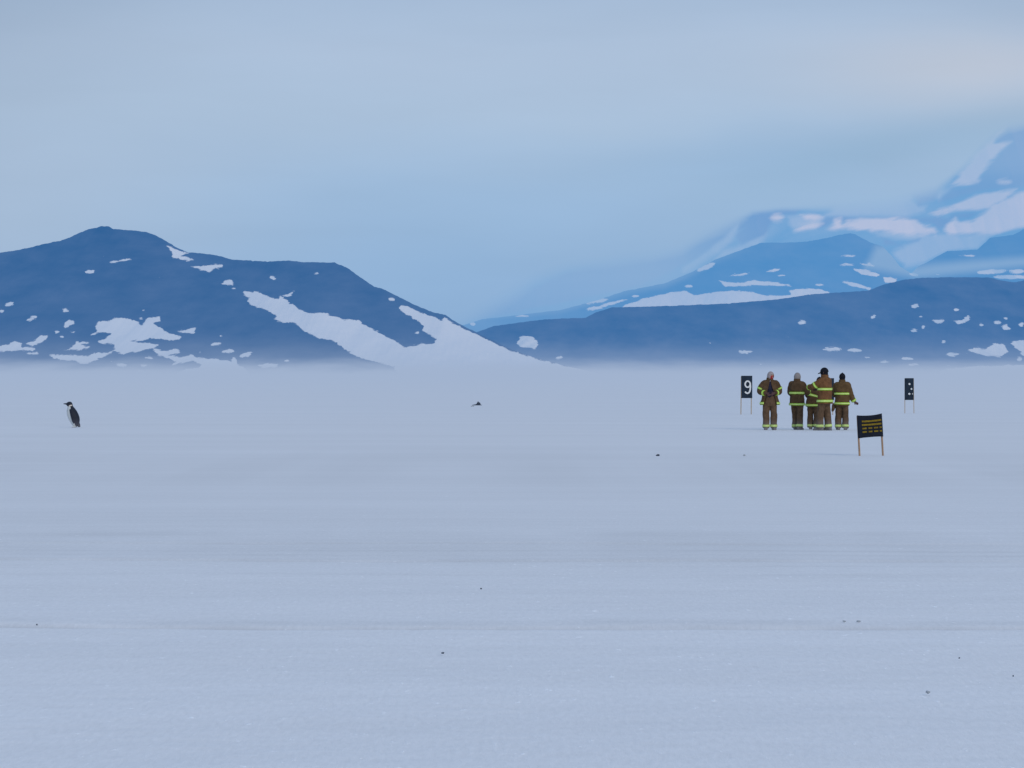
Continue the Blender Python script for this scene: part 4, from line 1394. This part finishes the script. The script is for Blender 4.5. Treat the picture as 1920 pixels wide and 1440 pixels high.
def clod(name, u, v, wpx, hpx, mat, label, cat, seed, group='dark bits of rock on the snow', spike=False):
    p = ground(u, v)
    ppm = F / p.y
    bm = bmesh.new()
    bmesh.ops.create_icosphere(bm, subdivisions=3, radius=1.0)
    for q in bm.verts:
        n = mnoise.noise(q.co * 1.4 + Vector((seed * 7.1, 0, 0))) * 0.45 + mnoise.noise(q.co * 3.3 + Vector((0, seed * 3.3, 0))) * 0.22
        q.co *= 1 + n
        if spike:
            k = math.exp(-((q.co.x - 0.02) / 0.30) ** 2) + 0.75 * math.exp(-((q.co.x - 0.62) / 0.30) ** 2)
            if q.co.z > 0:
                q.co.z *= 0.42 + 0.95 * k
            q.co.x -= 0.5 * max(0.0, -q.co.x - 0.4) * (1 if q.co.z < 0.5 else 0)
        q.co.x *= wpx / ppm / 2
        q.co.y *= wpx / ppm / 2.4
        q.co.z *= hpx / ppm / 1.6
        q.co.z = max(q.co.z, -0.02) + 0.012
    me = bpy.data.meshes.new(name)
    bm.to_mesh(me)
    bm.free()
    o = link(name, me, [mat])
    o.location = p
    o.rotation_euler = (0, 0, 0.3 * seed if not spike else 0)
    tag(o, label, cat, group)
    return o


clod('rock', 896, 760, 13, 7, M['rock'], 'largest dark jagged lump on the far snow between the penguin and the people', 'rock', 1, spike=True)
clod('rock', 886, 762.5, 6, 3, M['rock_grey'], 'pale grey lump on the far snow touching the largest dark jagged lump', 'rock', 12)
clod('rock', 1233.5, 855, 7, 4, M['rock'], 'small dark lump on the snow left of and below the people', 'rock', 2)
clod('rock', 1396, 855, 5, 3.5, M['rock_grey'], 'faint grey lump on the snow straight below the number 9 board', 'rock', 3)
clod('rock', 830, 1228, 6.5, 2.6, M['rock_small'], 'thin dark chip on the near snow, lower middle of the photo', 'rock', 4)
clod('rock', 1740, 1302, 9, 4.5, M['rock_grey'], 'grey lump on the near snow at the lower right, biggest one there', 'rock', 5)
clod('rock', 1799, 1237.5, 3.5, 2.5, M['rock_small'], 'tiny dark pebble on the snow above the grey lump at the lower right', 'rock', 6)
clod('rock', 902, 1106.5, 4, 2.5, M['rock_small'], 'tiny dark pebble on the snow above the thin dark chip', 'rock', 7)
clod('rock', 69, 1174.5, 3.5, 2.5, M['rock_small'], 'tiny dark pebble on the snow far at the left below the penguin', 'rock', 8)
clod('rock', 1900, 1271.5, 3, 2.5, M['rock_small'], 'tiny dark pebble on the snow at the right edge of the photo', 'rock', 9)
clod('rock', 1583, 1168.0, 6, 2.5, M['rock_grey'], 'left one of two flat grey chips on the snow below the yellow lined board', 'rock', 10)
clod('rock', 1610, 1168.0, 8, 2.5, M['rock_grey'], 'right one of two flat grey chips on the snow below the yellow lined board', 'rock', 11)
